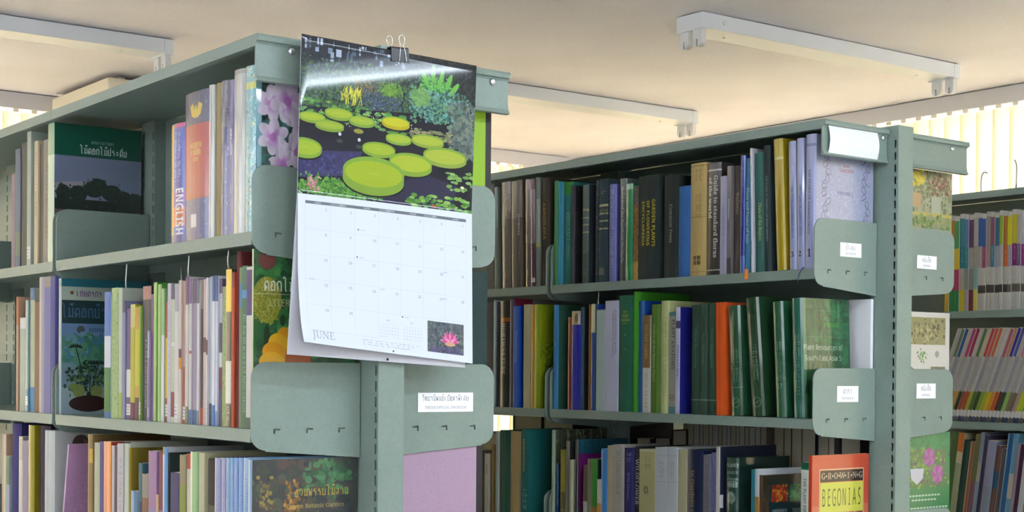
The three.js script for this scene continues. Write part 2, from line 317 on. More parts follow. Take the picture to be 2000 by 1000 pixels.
function thai(g, text, x, y, size, col, lw = 0.13) {      // x, y: centre of the line
  const base = [...text].filter((c) => !MARKS[c]).length, adv = size * 0.72; let px = x - base * adv / 2, prev = px;
  g.strokeStyle = col; g.lineWidth = Math.max(0.8, size * lw); g.lineJoin = g.lineCap = 'round';
  const draw = (a, ox) => { g.beginPath(); for (let i = 0; i < a.length; i += 2) { const X = ox + a[i] * size * .58, Y = y - size / 2 + a[i + 1] * size; i ? g.lineTo(X, Y) : g.moveTo(X, Y); } g.stroke(); };
  for (const c of text) {
    if (MARKS[c]) { draw(MARKS[c], prev); continue; }
    (TH[c] ?? TH[c === '/' ? 'เ' : 'บ']).forEach((a) => draw(a, px));
    prev = px; px += adv;
  }
}
const PXM = 1500;                                    // atlas pixels per metre
const RESERVED = [];
class Atlas {
  constructor() { this.n = 2048; this.c = canvas(this.n, this.n); this.g = this.c.getContext('2d'); this.x = this.y = this.row = 2; this.mats = {}; RESERVED.push(this); }
  fits(w, h) { return (this.x + w + 2 < this.n && this.y + h + 2 < this.n) || this.y + this.row + h + 4 < this.n; }
  add(w, h, draw) {
    if (this.x + w + 2 >= this.n) { this.x = 2; this.y += this.row + 3; this.row = 0; }
    const x = this.x, y = this.y; this.x += w + 3; this.row = Math.max(this.row, h);
    this.g.save(); this.g.translate(x, y); this.g.beginPath(); this.g.rect(-1, -1, w + 2, h + 2); this.g.clip(); draw(this.g, w, h); this.g.restore();
    return { u0: (x + .5) / this.n, u1: (x + w - .5) / this.n, v0: 1 - (y + h - .5) / this.n, v1: 1 - (y + .5) / this.n, atlas: this };
  }
  texture() { return this.t ??= ctexture(this.c); }
  mat(finish) {
    return this.mats[finish] ??= {
      cloth: () => std(0xd2d2d2, 0.75, { map: this.texture() }),
      matte: () => std(0xd2d2d2, 0.5, { map: this.texture() }),
      gloss: () => std(0xd2d2d2, 0.3, { map: this.texture(), clearcoat: 0.6, clearcoatRoughness: 0.12 }),
      plastic: () => std(0xd2d2d2, 0.4, { map: this.texture(), bumpMap: crinkle, bumpScale: 0.003, clearcoat: 1, clearcoatRoughness: 0.06 }),
    }[finish]();
  }
}
const crinkle = (() => { const t = noiseTexture(256, [[22, .7], [40, 1], [90, .8]], (v) => { const k = 255 * Math.min(1, Math.abs(v - .5) * 4); return [k, k, k]; }); t.repeat.set(9, 5); return t; })();
let ATL = new Atlas();
function cell(w, h, draw) { w = Math.max(6, Math.round(w)); h = Math.round(h); if (!ATL.fits(w, h)) ATL = new Atlas(); return ATL.add(w, h, draw); }

// ---- spine print: b band, v stripe, t lengthwise title, h level title, l shelf-mark sticker, g small faint lines of print, s speckle, o ring
const HSL = {};
const ink = (c) => { if (typeof c !== 'string') return c; const k = new THREE.Color(c); k.getHSL(HSL, THREE.SRGBColorSpace); k.setHSL(HSL.h, Math.min(1, HSL.s * 1.22), HSL.l, THREE.SRGBColorSpace); return '#' + k.getHexString(); };
function drawSpine(g, w, h, base, rawOps) {
  const ops = rawOps.map((o) => o.map((e) => typeof e === 'string' && e[0] === '#' ? ink(e) : Array.isArray(e) ? e.map(ink) : e));
  g.fillStyle = ink(base); g.fillRect(-2, -2, w + 4, h + 4);
  for (const o of ops) {
    const k = o[0];
    if (k === 'b') { g.fillStyle = o[3]; g.fillRect(-2, o[1] * h, w + 4, (o[2] - o[1]) * h); }
    else if (k === 'v') { g.fillStyle = o[3]; g.fillRect(o[1] * w, -2, (o[2] - o[1]) * w, h + 4); }
    else if (k === 't') {
      g.save(); g.translate(w / 2 + (o[6] ?? 0) * w, o[2] * h); g.rotate(Math.PI / 2); g.fillStyle = o[3]; g.textAlign = 'center'; g.textBaseline = 'middle';
      let size = w * (o[4] ?? .6); g.font = `${o[5] ?? 'bold'} ${size}px ${o[7] ?? 'sans-serif'}`; const tw = g.measureText(o[1]).width, room = h * (o[8] ?? .6); if (tw > room) g.scale(room / tw, 1);
      g.fillText(o[1], 0, 0); g.restore();
    } else if (k === 'h') { g.fillStyle = o[3]; g.textAlign = 'center'; g.textBaseline = 'middle'; g.font = `${o[5] ?? 'bold'} ${w * (o[4] ?? .5)}px ${o[6] ?? 'serif'}`; g.fillText(o[1], w / 2, o[2] * h); }
    else if (k === 'l') { g.fillStyle = '#eeeeea'; g.fillRect(w * .08, o[1] * h, w * .84, (o[2] - o[1]) * h); g.fillStyle = '#5b5b5b'; for (let i = 0; i < 3; i++) g.fillRect(w * .2, (o[1] + (o[2] - o[1]) * (.22 + .26 * i)) * h, w * (.35 + .25 * rnd()), 1.6); }
    else if (k === 'g') { g.fillStyle = o[3]; for (let y = o[1] * h; y < o[2] * h; y += 1.5 + (rnd() < .2 ? 6 : 1)) { const l = 1.5 + 3.5 * rnd(); for (const x of w > 26 ? [.36, .58] : [.46]) g.fillRect(w * x + rnd() * w * .05, y, Math.max(1.2, w * (.06 + .08 * rnd())), l); y += l; } }
    else if (k === 's') { for (let i = 0; i < w * h * .012 * (o[2] ?? 1); i++) { g.fillStyle = o[1][Math.floor(rnd() * o[1].length)]; const r = 1 + 3 * rnd(); g.fillRect(rnd() * w, rnd() * h, r, r * (1 + rnd())); } }
    else if (k === 'o') { g.strokeStyle = o[2]; g.lineWidth = 1.5; g.beginPath(); g.arc(w / 2, o[1] * h, w * .28, 0, 7); g.stroke(); g.beginPath(); g.moveTo(w * .3, (o[1] + .01) * h); g.lineTo(w * .7, (o[1] - .01) * h); g.stroke(); }
    else if (typeof k === 'function') k(g, w, h);
  }
}
// ---- a book: x thickness (right = front cover), y up, z towards whoever faces the spine
function coverGeo(t, d, ht, hard, spineUV, frontUV, backUV, plainUV) {
  const b = Math.min(hard ? 0.0026 : 0.0007, t * .3), r = Math.min(t * .5, hard ? 0.004 : 0.0012), bulge = hard ? Math.min(0.004, t * .14) : 0.0004;
  const out = [[-t / 2, -d], [-t / 2, -r * 1.2]], inn = [[-t / 2 + b, -d], [-t / 2 + b, -r * 1.2 - b * .5]], n = 6;
  for (let i = 0; i <= n; i++) { const a = i / n, x = -t / 2 + t * a, e = Math.sin(Math.PI * a); out.push([x * (i === 0 || i === n ? .985 : 1), -r * .35 * (i === 0 || i === n ? 1 : 0) + bulge * e - bulge]); inn.push([x * (1 - 2 * b / t), -b - r * .6 + bulge * e * .6 - bulge]); }
  out.push([t / 2, -r * 1.2], [t / 2, -d]); inn.push([t / 2 - b, -r * 1.2 - b * .5], [t / 2 - b, -d]);
  const P = [], U = [], quad = (a, bb, c, e, ua, ub, uc, ue) => { P.push(...a, ...bb, ...c, ...a, ...c, ...e); U.push(...ua, ...ub, ...uc, ...ua, ...uc, ...ue); };
  const N = out.length, mid = [(plainUV.u0 + plainUV.u1) / 2, (plainUV.v0 + plainUV.v1) / 2];
  const lerpUV = (q, s, v) => [q.u0 + (q.u1 - q.u0) * s, q.v0 + (q.v1 - q.v0) * v];
  for (let i = 0; i < N - 1; i++) {
    let q, s0, s1;
    if (i === 0) { q = backUV; s0 = 0; s1 = 1; } else if (i === N - 2) { q = frontUV; s0 = 0; s1 = 1; } else { q = spineUV; s0 = (out[i][0] + t / 2) / t; s1 = (out[i + 1][0] + t / 2) / t; }
    const A = out[i], B = out[i + 1], f = (p, y) => [p[0], y, p[1]];
    quad(f(A, 0), f(B, 0), f(B, ht), f(A, ht), lerpUV(q, s0, 0), lerpUV(q, s1, 0), lerpUV(q, s1, 1), lerpUV(q, s0, 1));
    const C = inn[i], D = inn[i + 1];
    quad(f(D, 0), f(C, 0), f(C, ht), f(D, ht), mid, mid, mid, mid);
    quad(f(A, ht), f(B, ht), f(D, ht), f(C, ht), mid, mid, mid, mid);
    quad(f(B, 0), f(A, 0), f(C, 0), f(D, 0), mid, mid, mid, mid);
  }
  for (const [o, c, flip] of [[out[0], inn[0], 1], [out[N - 1], inn[N - 1], 0]]) { const q = [[o[0], 0, o[1]], [o[0], ht, o[1]], [c[0], ht, c[1]], [c[0], 0, c[1]]]; if (flip) q.reverse(); quad(...q, mid, mid, mid, mid); }
  const g = new THREE.BufferGeometry(); g.setAttribute('position', new THREE.Float32BufferAttribute(P, 3)); g.setAttribute('uv', new THREE.Float32BufferAttribute(U, 2)); g.computeVertexNormals();
  return g;
}
const labelsSeen = {};
let bookCount = 0;
function makeBook(F, o) {            // o: u (left edge at the shelf), t, v (spine), d, h (shelf top), ht, color, ops, label, hard, finish, lean (deg, + = top to the left), turned, art, backArt, group, name
  const w = Math.max(6, o.t * PXM), h = o.ht * PXM, ops = o.ops ?? [];
  const spine = cell(w, h, (g, W, H) => drawSpine(g, W, H, o.color, ops));
  const plain = cell(8, 8, (g, W, H) => { g.fillStyle = ink(o.side ?? o.color); g.fillRect(-2, -2, W + 4, H + 4); });
  const lock = (q) => q.atlas === spine.atlas;
  let front = plain, back = plain;
  if (o.art) front = cell(o.d * PXM, h, o.art);
  if (o.backArt) back = cell(o.d * PXM, h, o.backArt);
  const at = ATL;                     // redo in one atlas when a page turned in between
  if (!lock(plain) || !lock(front) || !lock(back)) return makeBook(F, o);
  const g = thing(o.name ?? (o.hard ? 'hardcover_book' : 'paperback_book'), o.label, o.category ?? 'book', o.group);
  mesh('cover', coverGeo(o.t, o.d, o.ht, o.hard, spine, front, back, plain), spine.atlas.mat(o.finish ?? (o.hard ? 'cloth' : 'matte')), g);
  const b = Math.min(o.hard ? 0.0026 : 0.0007, o.t * .3), ov = o.hard ? 0.003 : 0.0003;
  const pg = new THREE.BoxGeometry(Math.max(0.0008, o.t - 2 * b - .0002), o.ht - 2 * ov, o.d - .008 - ov); pg.translate(0, o.ht / 2, -(o.d - .008 - ov) / 2 - .008);
  mesh('pages', pg, o.whitePages ? M.pagesWhite : M.pages, g);
  const a = (o.lean ?? 0) * Math.PI / 180;
  if (o.turned) { F.place(g, o.u - o.t / 2, o.v, o.h); g.rotation.y += Math.PI; }
  else {
    // pivot: the lower corner on the side it leans to
    const piv = a >= 0 ? -o.t / 2 : o.t / 2, dx = piv - piv * Math.cos(a), dy = -piv * Math.sin(a);
    F.place(g, o.u - o.t / 2 - dx, o.v, o.h + dy); g.rotation.set(0, F.ry, a, 'YXZ');
  }
  bookCount++;
  return g;
}
// a row of books read from the photograph: [left x at mid height, top y, set-back mm, colour, print, label, more]
function row(F, h, yMid, where, list, uEnd, dflt = {}) {
  const bs = list.map(([x, y, set, color, ops, desc, more = {}]) => { const v = set / 1000, ym = more.ym ?? yMid; return { u: F.onV(x, ym, v).u, v, topH: F.onV(x + (more.lx ?? 0), y, v).h, color, ops, desc, ...dflt, ...more }; });
  if (dflt.uMax && bs[0].u > dflt.uMax) bs[0].u = dflt.uMax;
  bs.forEach((b, i) => {
    b.ht = Math.min(0.287, (b.topH - h) / Math.cos((b.lean ?? 0) * Math.PI / 180));
    const q = bs[i - 1], tn = (k) => Math.tan((k.lean ?? 0) * Math.PI / 180);
    if (q) b.u = Math.min(b.u, q.u - q.t / Math.cos((q.lean ?? 0) * Math.PI / 180) - .0004 - Math.max(0, Math.min(b.ht, q.ht) * (tn(b) - tn(q))));
    const next = bs[i + 1]?.u ?? uEnd, lean = (b.lean ?? 0) * Math.PI / 180;
    let room = b.u - next - .0006; if (room < 0.0035) { console.log('tight', where, i, b.desc, room.toFixed(4)); room = 0.0035; if (bs[i + 1]) bs[i + 1].u = b.u - .0041; }
    b.t = Math.min(b.w ?? 9, room * Math.cos(lean));
    b.d = b.d ?? Math.min(0.185 - b.v, 0.14 + .04 * rnd());
    b.label = b.desc + ' ' + where;
    makeBook(F, { ...b, h: h + .0002 });
  });
}

// ---------------------------------------------------------------- cover pictures
const blob = (g, x, y, r, c, ry) => { g.fillStyle = c; g.beginPath(); g.ellipse(x, y, r, ry ?? r, 0, 0, 7); g.fill(); };
const fillAll = (g, w, h, c) => { g.fillStyle = c; g.fillRect(-2, -2, w + 4, h + 4); };
const text = (g, s, x, y, size, col, font = 'sans-serif', wt = 'bold', align = 'center') => { g.fillStyle = col; g.font = `${wt} ${size}px ${font}`; g.textAlign = align; g.textBaseline = 'middle'; g.fillText(s, x, y); };
const soft = (a, b) => a + (b - a) * (.5 + .62 * (rnd() + rnd() - 1));
const scatter = (g, n, x0, x1, y0, y1, r0, r1, cols) => { r0 *= .4; r1 *= .45; for (let i = 0; i < n * 4; i++) blob(g, soft(x0, x1), soft(y0, y1), rr(r0, r1), cols[Math.floor(rnd() * cols.length)], rr(r0, r1)); };
function petals(g, x, y, n, r, w, c, c2, a0 = 0) { for (let i = 0; i < n; i++) { g.save(); g.translate(x, y); g.rotate(a0 + i / n * Math.PI * 2); g.fillStyle = i % 2 ? c : c2; g.beginPath(); g.ellipse(r * .6, 0, r * .5, w, 0, 0, 7); g.fill(); g.restore(); } }
const ART = {
  landscape(g, w, h) {
    fillAll(g, w, h, '#7f8aa6'); g.fillStyle = '#0f5a46'; g.fillRect(0, 0, w, h * .23); blob(g, w * .35, h * .46, w * .4, '#a5a0aa', h * .05);
    thai(g, 'พนนงานเกษตร', w * .55, h * .12, h * .022, '#b8c8be'); thai(g, 'ไม้ดอกไม้ประดับ', w * .56, h * .185, h * .042, '#e3ebe4', .16);
    g.fillStyle = '#243028'; g.fillRect(0, h * .54, w, h * .1); for (const [x, y, r] of [[.1, .5, .08], [.27, .5, .1], [.45, .46, .12], [.5, .44, .1], [.65, .48, .12], [.8, .52, .1], [.93, .53, .1]]) { blob(g, w * x, h * y, w * r, '#26332a', h * .06); scatter(g, 14, w * (x - r), w * (x + r), h * (y - .06), h * (y + .04), 4, 9, ['#2d3d30', '#1f2a23']); }
    g.fillStyle = '#8d6a62'; g.fillRect(0, h * .62, w, h * .38); scatter(g, 260, 0, w, h * .62, h, 2, 6, ['#a8766e', '#6f4b46', '#b58f86', '#5a4038', '#7c8a5a']);
  },
  pottedPlant(g, w, h) {
    w *= 0.56;
    fillAll(g, w * 2, h, '#7d9aa8'); g.fillStyle = '#2f7c8e'; g.fillRect(0, 0, w * 2, h * .06); g.fillStyle = '#b8c8b8'; g.fillRect(0, h * .06, w, h * .1); g.fillStyle = '#173a3c'; g.fillRect(0, h * .16, w, h * .17);
    blob(g, w * .2, h * .105, h * .014, '#a86a3a'); thai(g, 'เกษตรกร', w * .55, h * .11, h * .04, '#7a4a8a'); thai(g, 'ไม้ดอกบ้าน', w * .52, h * .25, h * .07, '#4a6f9c'); g.fillStyle = '#6f92bc'; g.fillRect(0, h * .33, w, h * .09); blob(g, w * .38, h * .375, h * .03, '#4b5a5e'); g.fillStyle = '#476d92'; for (let i = 0; i < 8; i++) g.fillRect(w * (.55 + .05 * i), h * .36, w * .03, h * .03);
    g.fillStyle = '#5c8f92'; g.fillRect(0, h * .42, w, h * .2); scatter(g, 60, 0, w, h * .42, h * .62, 12, 30, ['#4c8f74', '#4a8aa0', '#5c9a7c', '#6c9aa8']); g.fillStyle = '#9fb4bd'; g.fillRect(0, h * .8, w, h * .2);
    g.strokeStyle = '#22382c'; g.lineWidth = 3; for (const [x, y] of [[.28, .5], [.4, .66], [.6, .62], [.75, .62], [.85, .7]]) { g.beginPath(); g.moveTo(w * .55, h * .88); g.lineTo(w * x, h * y); g.stroke(); for (let i = 0; i < 9; i++) { const a = Math.PI * (1 + i / 8); g.beginPath(); g.moveTo(w * x, h * y); g.lineTo(w * x + Math.cos(a) * w * .13, h * y + Math.sin(a) * h * .03 + 4); g.stroke(); } }
    scatter(g, 40, w * .15, w * .95, h * .62, h * .86, 6, 16, ['#2c4a38', '#3f6a48', '#5f8a50', '#1f3a30']); blob(g, w * .35, h * .83, w * .12, '#8c9a52', h * .05); blob(g, w * .7, h * .83, w * .12, '#93a35c', h * .045); blob(g, w * .55, h * .92, w * .4, '#3b211e', h * .06); blob(g, w * .25, h * .8, w * .1, '#7d9448', h * .03);
  },
  circles(g, w, h) {
    fillAll(g, w, h, '#cfd3cf'); for (const [x, y, r, c] of [[.3, .1, .1, '#54413a'], [.28, .22, .07, '#2f2b28'], [.3, .35, .14, '#6c5a50'], [.72, .1, .2, '#7e4a33'], [.7, .36, .16, '#8a6a5c'], [.75, .6, .14, '#5b3d36'], [.3, .6, .12, '#7b5b4b'], [.45, .5, .05, '#99403a'], [.4, .62, .05, '#b04d40']]) { blob(g, w * x, h * y, w * r, c); blob(g, w * (x + .02), h * (y + .01), w * r * .6, '#8d7466'); blob(g, w * x, h * y, w * r * .45, c); }
  },
  orchid(g, w, h) {
    w *= 0.55;
    fillAll(g, w * 2, h, '#1d3a33'); scatter(g, 120, 0, w * 1.8, 0, h, 10, 34, ['#24503f', '#173029', '#2d5f52', '#35706e']); g.fillStyle = '#7fb6c0'; g.fillRect(0, 0, w * .1, h);
    const bloom = (x, y, r) => { for (let i = 0; i < 6; i++) { const an = i * 1.047 + x * 9, q = g.createRadialGradient(w * x, h * y, 0, w * x, h * y, w * r * 1.1); q.addColorStop(0, '#b04fb6'); q.addColorStop(.28, '#cf9cd8'); q.addColorStop(.6, '#e3d2e8'); q.addColorStop(1, '#efe4f0'); g.save(); g.translate(w * x, h * y); g.rotate(an); g.translate(-w * x, -h * y); g.fillStyle = i % 2 ? q : '#e2d3e6'; g.beginPath(); g.ellipse(w * (x + r * .55), h * y, w * r * .55, w * r * .36, 0, 0, 7); g.fill(); g.restore(); } blob(g, w * x, h * y, w * r * .22, '#c27ac6'); };
    for (const k of [[.62, .05, .24], [.28, .22, .26], [.8, .3, .28], [.55, .2, .3], [.3, .42, .26], [.72, .5, .28], [.48, .58, .24]]) bloom(...k);
    scatter(g, 30, w * .3, w, h * .62, h, 8, 26, ['#d4c4dc', '#4b6f66', '#24463c', '#8fb0b4']);
  },
  yellowFlower(g, w, h) {
    w *= 0.43;
    fillAll(g, w * 3, h, '#2c6a38'); scatter(g, 90, 0, w * 2, 0, h, 12, 36, ['#1f4f2b', '#38823f', '#2a5a30', '#49964a']); blob(g, w * .3, h * .06, w * .2, '#7a4038', h * .05); blob(g, w * .3, h * .28, w * .32, '#9a9a2e', h * .13); scatter(g, 120, w * .05, w * .55, h * .18, h * .4, 3, 8, ['#a8a83a', '#8c8c28', '#b9b552', '#7d8a2a']);
    blob(g, w * .3, h * .5, w * .07, '#17351d', h * .08); for (let i = 0; i < 9; i++) { const a = -1.7 - i * .32; g.save(); g.translate(w * 1.0, h * .66); g.rotate(a); blob(g, w * .58, 0, w * .3, i % 2 ? '#eda312' : '#f6bc18', h * .065); g.restore(); } blob(g, w * 1.0, h * .66, w * .3, '#b5591a', h * .2);
    for (let i = 0; i < 6; i++) blob(g, w * (.02 + .17 * i), h * (.83 + .02 * (i % 2)), w * .1, i % 2 ? '#f2b418' : '#f8d21c', h * .06); g.fillStyle = '#c97a22'; g.fillRect(0, h * .87, w, h * .03);
    thai(g, 'ดอกไม้', w * .58, h * .2, h * .055, '#f3f1e2', .14); g.fillStyle = '#d7d4b4'; g.fillRect(0, h * .245, w * .95, 1.5); text(g, 'LITER', w * .58, h * .295, h * .055, '#c9cc9a', 'sans-serif', 'normal');
  },
  garden(g, w, h) {
    fillAll(g, w, h, '#3b3f40'); scatter(g, 90, 0, w, 0, h, 14, 40, ['#4a4540', '#33383c', '#5a4a40', '#3d4a3c', '#2c3036', '#4f5a46']); scatter(g, 24, w * .45, w, 0, h * .25, 8, 24, ['#3f7a4a', '#4f8a58', '#2f5f3c']);
    scatter(g, 16, w * .3, w * .45, h * .14, h * .4, 6, 14, ['#a8762e', '#c08e3c', '#8a5f2a']); scatter(g, 14, w * .05, w * .2, h * .1, h * .4, 6, 14, ['#7a6a3a', '#9a8a44', '#5c5240']); g.fillStyle = '#2e3440'; g.fillRect(w * .48, h * .34, w * .5, h * .12);
    thai(g, 'สวนพรรณไม้งาน', w * .66, h * .21, h * .045, '#c9a93a', .13); text(g, 'Queen Botanic Garden', w * .6, h * .295, h * .038, '#cdb34c', 'serif', 'normal'); blob(g, w * .58, h * .45, w * .08, '#e6c21c', h * .05); blob(g, w * .15, h * .4, w * .05, '#d6b22a', h * .04);
  },
  volumeOne(g, w, h) {
    fillAll(g, w, h, '#b4b9d6'); scatter(g, 300, 0, w, 0, h, 3, 10, ['#aab0d0', '#bcc2de', '#b0b4cc', '#c2c6e0']); g.lineWidth = 2; for (const x of [.17, .86]) for (let i = 0; i < 12; i++) { g.strokeStyle = ['#6f7288', '#85698e', '#5d6a7c'][i % 3]; g.beginPath(); g.ellipse(w * (x + rr(-.05, .05)), h * (.05 + .055 * i), w * .045, h * .02, rnd() * 3, 0, 6); g.stroke(); g.beginPath(); g.moveTo(w * x, h * (.05 + .055 * i)); g.lineTo(w * (x + rr(-.09, .09)), h * (.08 + .055 * i)); g.stroke(); }
    text(g, 'FLORA', w * .52, h * .14, h * .034, '#85698e', 'serif'); text(g, 'of the', w * .52, h * .215, h * .024, '#a85a66', 'serif'); text(g, 'GARDENS', w * .52, h * .25, h * .034, '#b0606a', 'serif'); text(g, 'VOLUME 1', w * .5, h * .42, h * .036, '#5f6aa0', 'serif');
  },
  greenMedicine(g, w, h) {
    fillAll(g, w, h, '#215f35'); scatter(g, 60, w * .3, w, 0, h * .5, 12, 40, ['#1d5530', '#266c3c', '#2a7a44']); g.fillStyle = '#5f8f6c'; g.fillRect(0, 0, w * .06, h); g.fillStyle = '#58906a'; g.fillRect(w * .25, h * .1, w * .5, 2); g.fillRect(w * .1, h * .32, w * .75, 2);
    text(g, 'PROSEA', w * .6, h * .22, h * .05, '#4fae3f', 'sans-serif'); text(g, 'Plant Resources of', w * .42, h * .41, h * .062, '#c6d6c4', 'sans-serif', 'normal'); text(g, 'South-East Asia 5', w * .42, h * .5, h * .062, '#c6d6c4', 'sans-serif', 'normal'); text(g, 'Timber trees', w * .48, h * .68, h * .05, '#aebfa8', 'serif', 'normal');
    g.strokeStyle = '#14331f'; g.lineWidth = 4; for (let i = 0; i < 8; i++) { g.beginPath(); g.moveTo(w * .03, h * .8); g.lineTo(w * rr(.1, .35), h * rr(.5, .7)); g.stroke(); }
  },
  begonias(g, w, h) {
    fillAll(g, w, h, '#d9512f'); g.fillStyle = '#e0714a'; g.fillRect(0, h * .45, w, h * .6); g.strokeStyle = '#e8c79a'; g.lineWidth = 4; g.strokeRect(w * .13, h * .13, w * .77, h * .8); g.fillStyle = '#2c1d16'; g.fillRect(w * .14, h * .14, w * .75, h * .1);
    [...'GROWING'].forEach((c, i) => { text(g, c, w * (.19 + .11 * i), h * .19, h * .075, '#cbb59a', 'serif'); if (i < 6) { g.save(); g.translate(w * (.245 + .11 * i), h * .19); g.rotate(.785); g.fillStyle = '#e9dcc8'; g.fillRect(-3, -3, 6, 6); g.restore(); } });
    g.fillStyle = '#dfe052'; g.fillRect(w * .14, h * .245, w * .75, h * .27); g.save(); g.translate(w * .515, h * .385); g.scale(.5, 1.25); [...'BEGONIAS'].forEach((c, i) => text(g, c, w * 1.5 * ((i + .5) / 8 - .5) * .96, 0, h * .17, '#5a5c20', 'sans-serif', 'normal')); g.restore();
    g.fillStyle = '#4a2430'; g.fillRect(w * .14, h * .52, w * .75, h * .42); scatter(g, 26, w * .18, w * .86, h * .55, h * .9, 10, 26, ['#b43a44', '#d0606a', '#7a2636', '#e08a80', '#5c1f2c']); for (const [x, y, r] of [[.6, .68, .14], [.36, .84, .1], [.42, .6, .07], [.75, .85, .1]]) { petals(g, w * x, h * y, 6, w * r * 1.3, w * r * .5, '#d95a6a', '#c4404e'); blob(g, w * x, h * y, w * r * .25, '#e8c24a'); }
  },
  bulbs(g, w, h) {
    fillAll(g, w, h, '#3a3a2c'); scatter(g, 20, 0, w * .2, 0, h, 6, 20, ['#6a4a34', '#4a3a28']); g.fillStyle = '#16404a'; g.fillRect(w * .14, h * .1, w * .86, h * .9); g.fillStyle = '#9a3018'; g.fillRect(w * .18, h * .12, w * .36, h * .2); scatter(g, 18, w * .2, w * .52, h * .13, h * .31, 6, 14, ['#e0a030', '#c8401c', '#d86a20', '#8a2410']);
    g.fillStyle = '#2f8a50'; g.fillRect(w * .58, h * .12, w * .4, h * .2); scatter(g, 14, w * .6, w * .96, h * .13, h * .31, 6, 14, ['#3aa85c', '#1f6a3c', '#58b870']);
    text(g, 'ANNUALS &', w * .36, h * .42, h * .042, '#d6dcd4', 'serif'); text(g, 'PERENNIALS', w * .36, h * .49, h * .042, '#d6dcd4', 'serif'); text(g, 'TREES &', w * .78, h * .43, h * .055, '#d6dcd4', 'serif'); text(g, 'SHRUBS', w * .78, h * .52, h * .055, '#d6dcd4', 'serif');
  },
  roots(g, w, h) { fillAll(g, w, h, '#5a614a'); scatter(g, 170, 0, w, 0, h, 4, 16, ['#343a2c', '#8f9470', '#6b7154', '#454a38', '#a5a882', '#2a2e24']); g.strokeStyle = '#9a9d78'; g.lineWidth = 7; for (let i = 0; i < 7; i++) { g.beginPath(); g.moveTo(w * rr(.2, .9), 0); g.quadraticCurveTo(w * rr(0, 1), h * .3, w * rr(.1, .7), h); g.stroke(); } g.fillStyle = '#b7c9ae'; g.fillRect(0, 0, w * .03, h); },
  magenta(g, w, h) { fillAll(g, w, h, '#8c2a86'); g.fillStyle = '#2c6678'; g.fillRect(0, 0, w, h * .15); scatter(g, 30, 0, w, h * .01, h * .13, 4, 12, ['#3a7684', '#24586c']); scatter(g, 60, 0, w, h * .5, h, 6, 20, ['#3f6a3a', '#5a8048', '#31502f', '#a46aa0']); },
  navy(g, w, h) { fillAll(g, w, h, '#1e2740'); g.fillStyle = '#e7e4de'; g.fillRect(0, h * .44, w * .06, h * .12); },
  greenBand(g, w, h) { fillAll(g, w, h, '#1f4a36'); g.fillStyle = '#17382a'; g.fillRect(0, 0, w, h * .1); },
  limePlant(g, w, h) { fillAll(g, w, h, '#94a81e'); g.strokeStyle = '#5e7314'; g.lineWidth = 6; for (let i = 0; i < 10; i++) { g.beginPath(); g.moveTo(w * .1, h * rr(.4, .7)); g.quadraticCurveTo(w * .4, h * rr(.2, .6), w, h * rr(.2, .8)); g.stroke(); } scatter(g, 26, 0, w, h * .3, h * .65, 6, 18, ['#6f8518', '#7c9420', '#a4b83a']); g.fillStyle = '#5c6a18'; for (let i = 0; i < 16; i++) g.fillRect(w * .3, h * (.05 + .018 * i), w * .05, h * .009); },
  gold(g, w, h) { fillAll(g, w, h, '#8f7a18'); scatter(g, 60, 0, w, 0, h, 8, 26, ['#a08a20', '#7d6a14', '#b39a2a', '#6c5c16']); },
  shelfPots(g, w, h) {        // photo cover with plants on stepped shelves
    fillAll(g, w, h, '#a9ac8c'); scatter(g, 60, 0, w, 0, h * .4, 8, 24, ['#5d7142', '#8b9470', '#6b7c4e', '#b3b49a']); scatter(g, 16, w * .15, w * .5, h * .02, h * .15, 8, 18, ['#e3cc1e', '#d4bd1a', '#efdc44']); scatter(g, 18, w * .55, w, h * .03, h * .22, 6, 16, ['#7a2c34', '#93404a', '#5c6a48']); g.fillStyle = '#c9a678'; g.fillRect(w * .1, h * .22, w * .3, h * .13); g.fillStyle = '#b8bfa8'; g.fillRect(w * .6, h * .24, w * .18, h * .16); g.fillStyle = '#c6b95e'; g.fillRect(0, h * .4, w, h * .03); g.fillStyle = '#9aa374'; g.fillRect(0, h * .43, w, h * .25); scatter(g, 40, 0, w, h * .43, h * .64, 8, 22, ['#5f8a3c', '#47702f', '#7fa052', '#8c9a78']); g.fillStyle = '#c4a82a'; g.fillRect(0, h * .64, w, h * .06); scatter(g, 40, 0, w, h * .7, h, 8, 22, ['#9a9a8a', '#b4aaa4', '#7d8a5a']);
  },
  panels(g, w, h) { fillAll(g, w, h, '#dcdad4'); const pic = (x, y, a, b, cs) => { g.save(); g.beginPath(); g.rect(w * x, h * y, w * a, h * b); g.clip(); fillAll(g, w, h, cs[0]); scatter(g, 30, w * x, w * (x + a), h * y, h * (y + b), 6, 16, cs); g.restore(); }; pic(0, .05, .12, .26, ['#5c5a52', '#7a766a']); pic(.2, .05, .72, .26, ['#8d8c5a', '#6f7448', '#4e5238', '#b4ae78', '#3f4430']); pic(.64, .52, .28, .46, ['#6d6a56', '#575442', '#8a8468']); g.save(); g.beginPath(); g.ellipse(w * .12, h * .95, w * .42, h * .46, 0, 0, 7); g.clip(); fillAll(g, w, h, '#857c5c'); scatter(g, 40, 0, w * .6, h * .45, h, 6, 16, ['#9a8f68', '#6d6648', '#7d8a54']); g.restore(); scatter(g, 10, w * .4, w * .56, h * .36, h * .48, 4, 9, ['#4f8a3c', '#5f9a48']); blob(g, w * .22, h * .4, w * .04, '#9aa0a0'); blob(g, w * .76, h * .4, w * .04, '#9aa0a0'); },
  greenFlowers(g, w, h) {
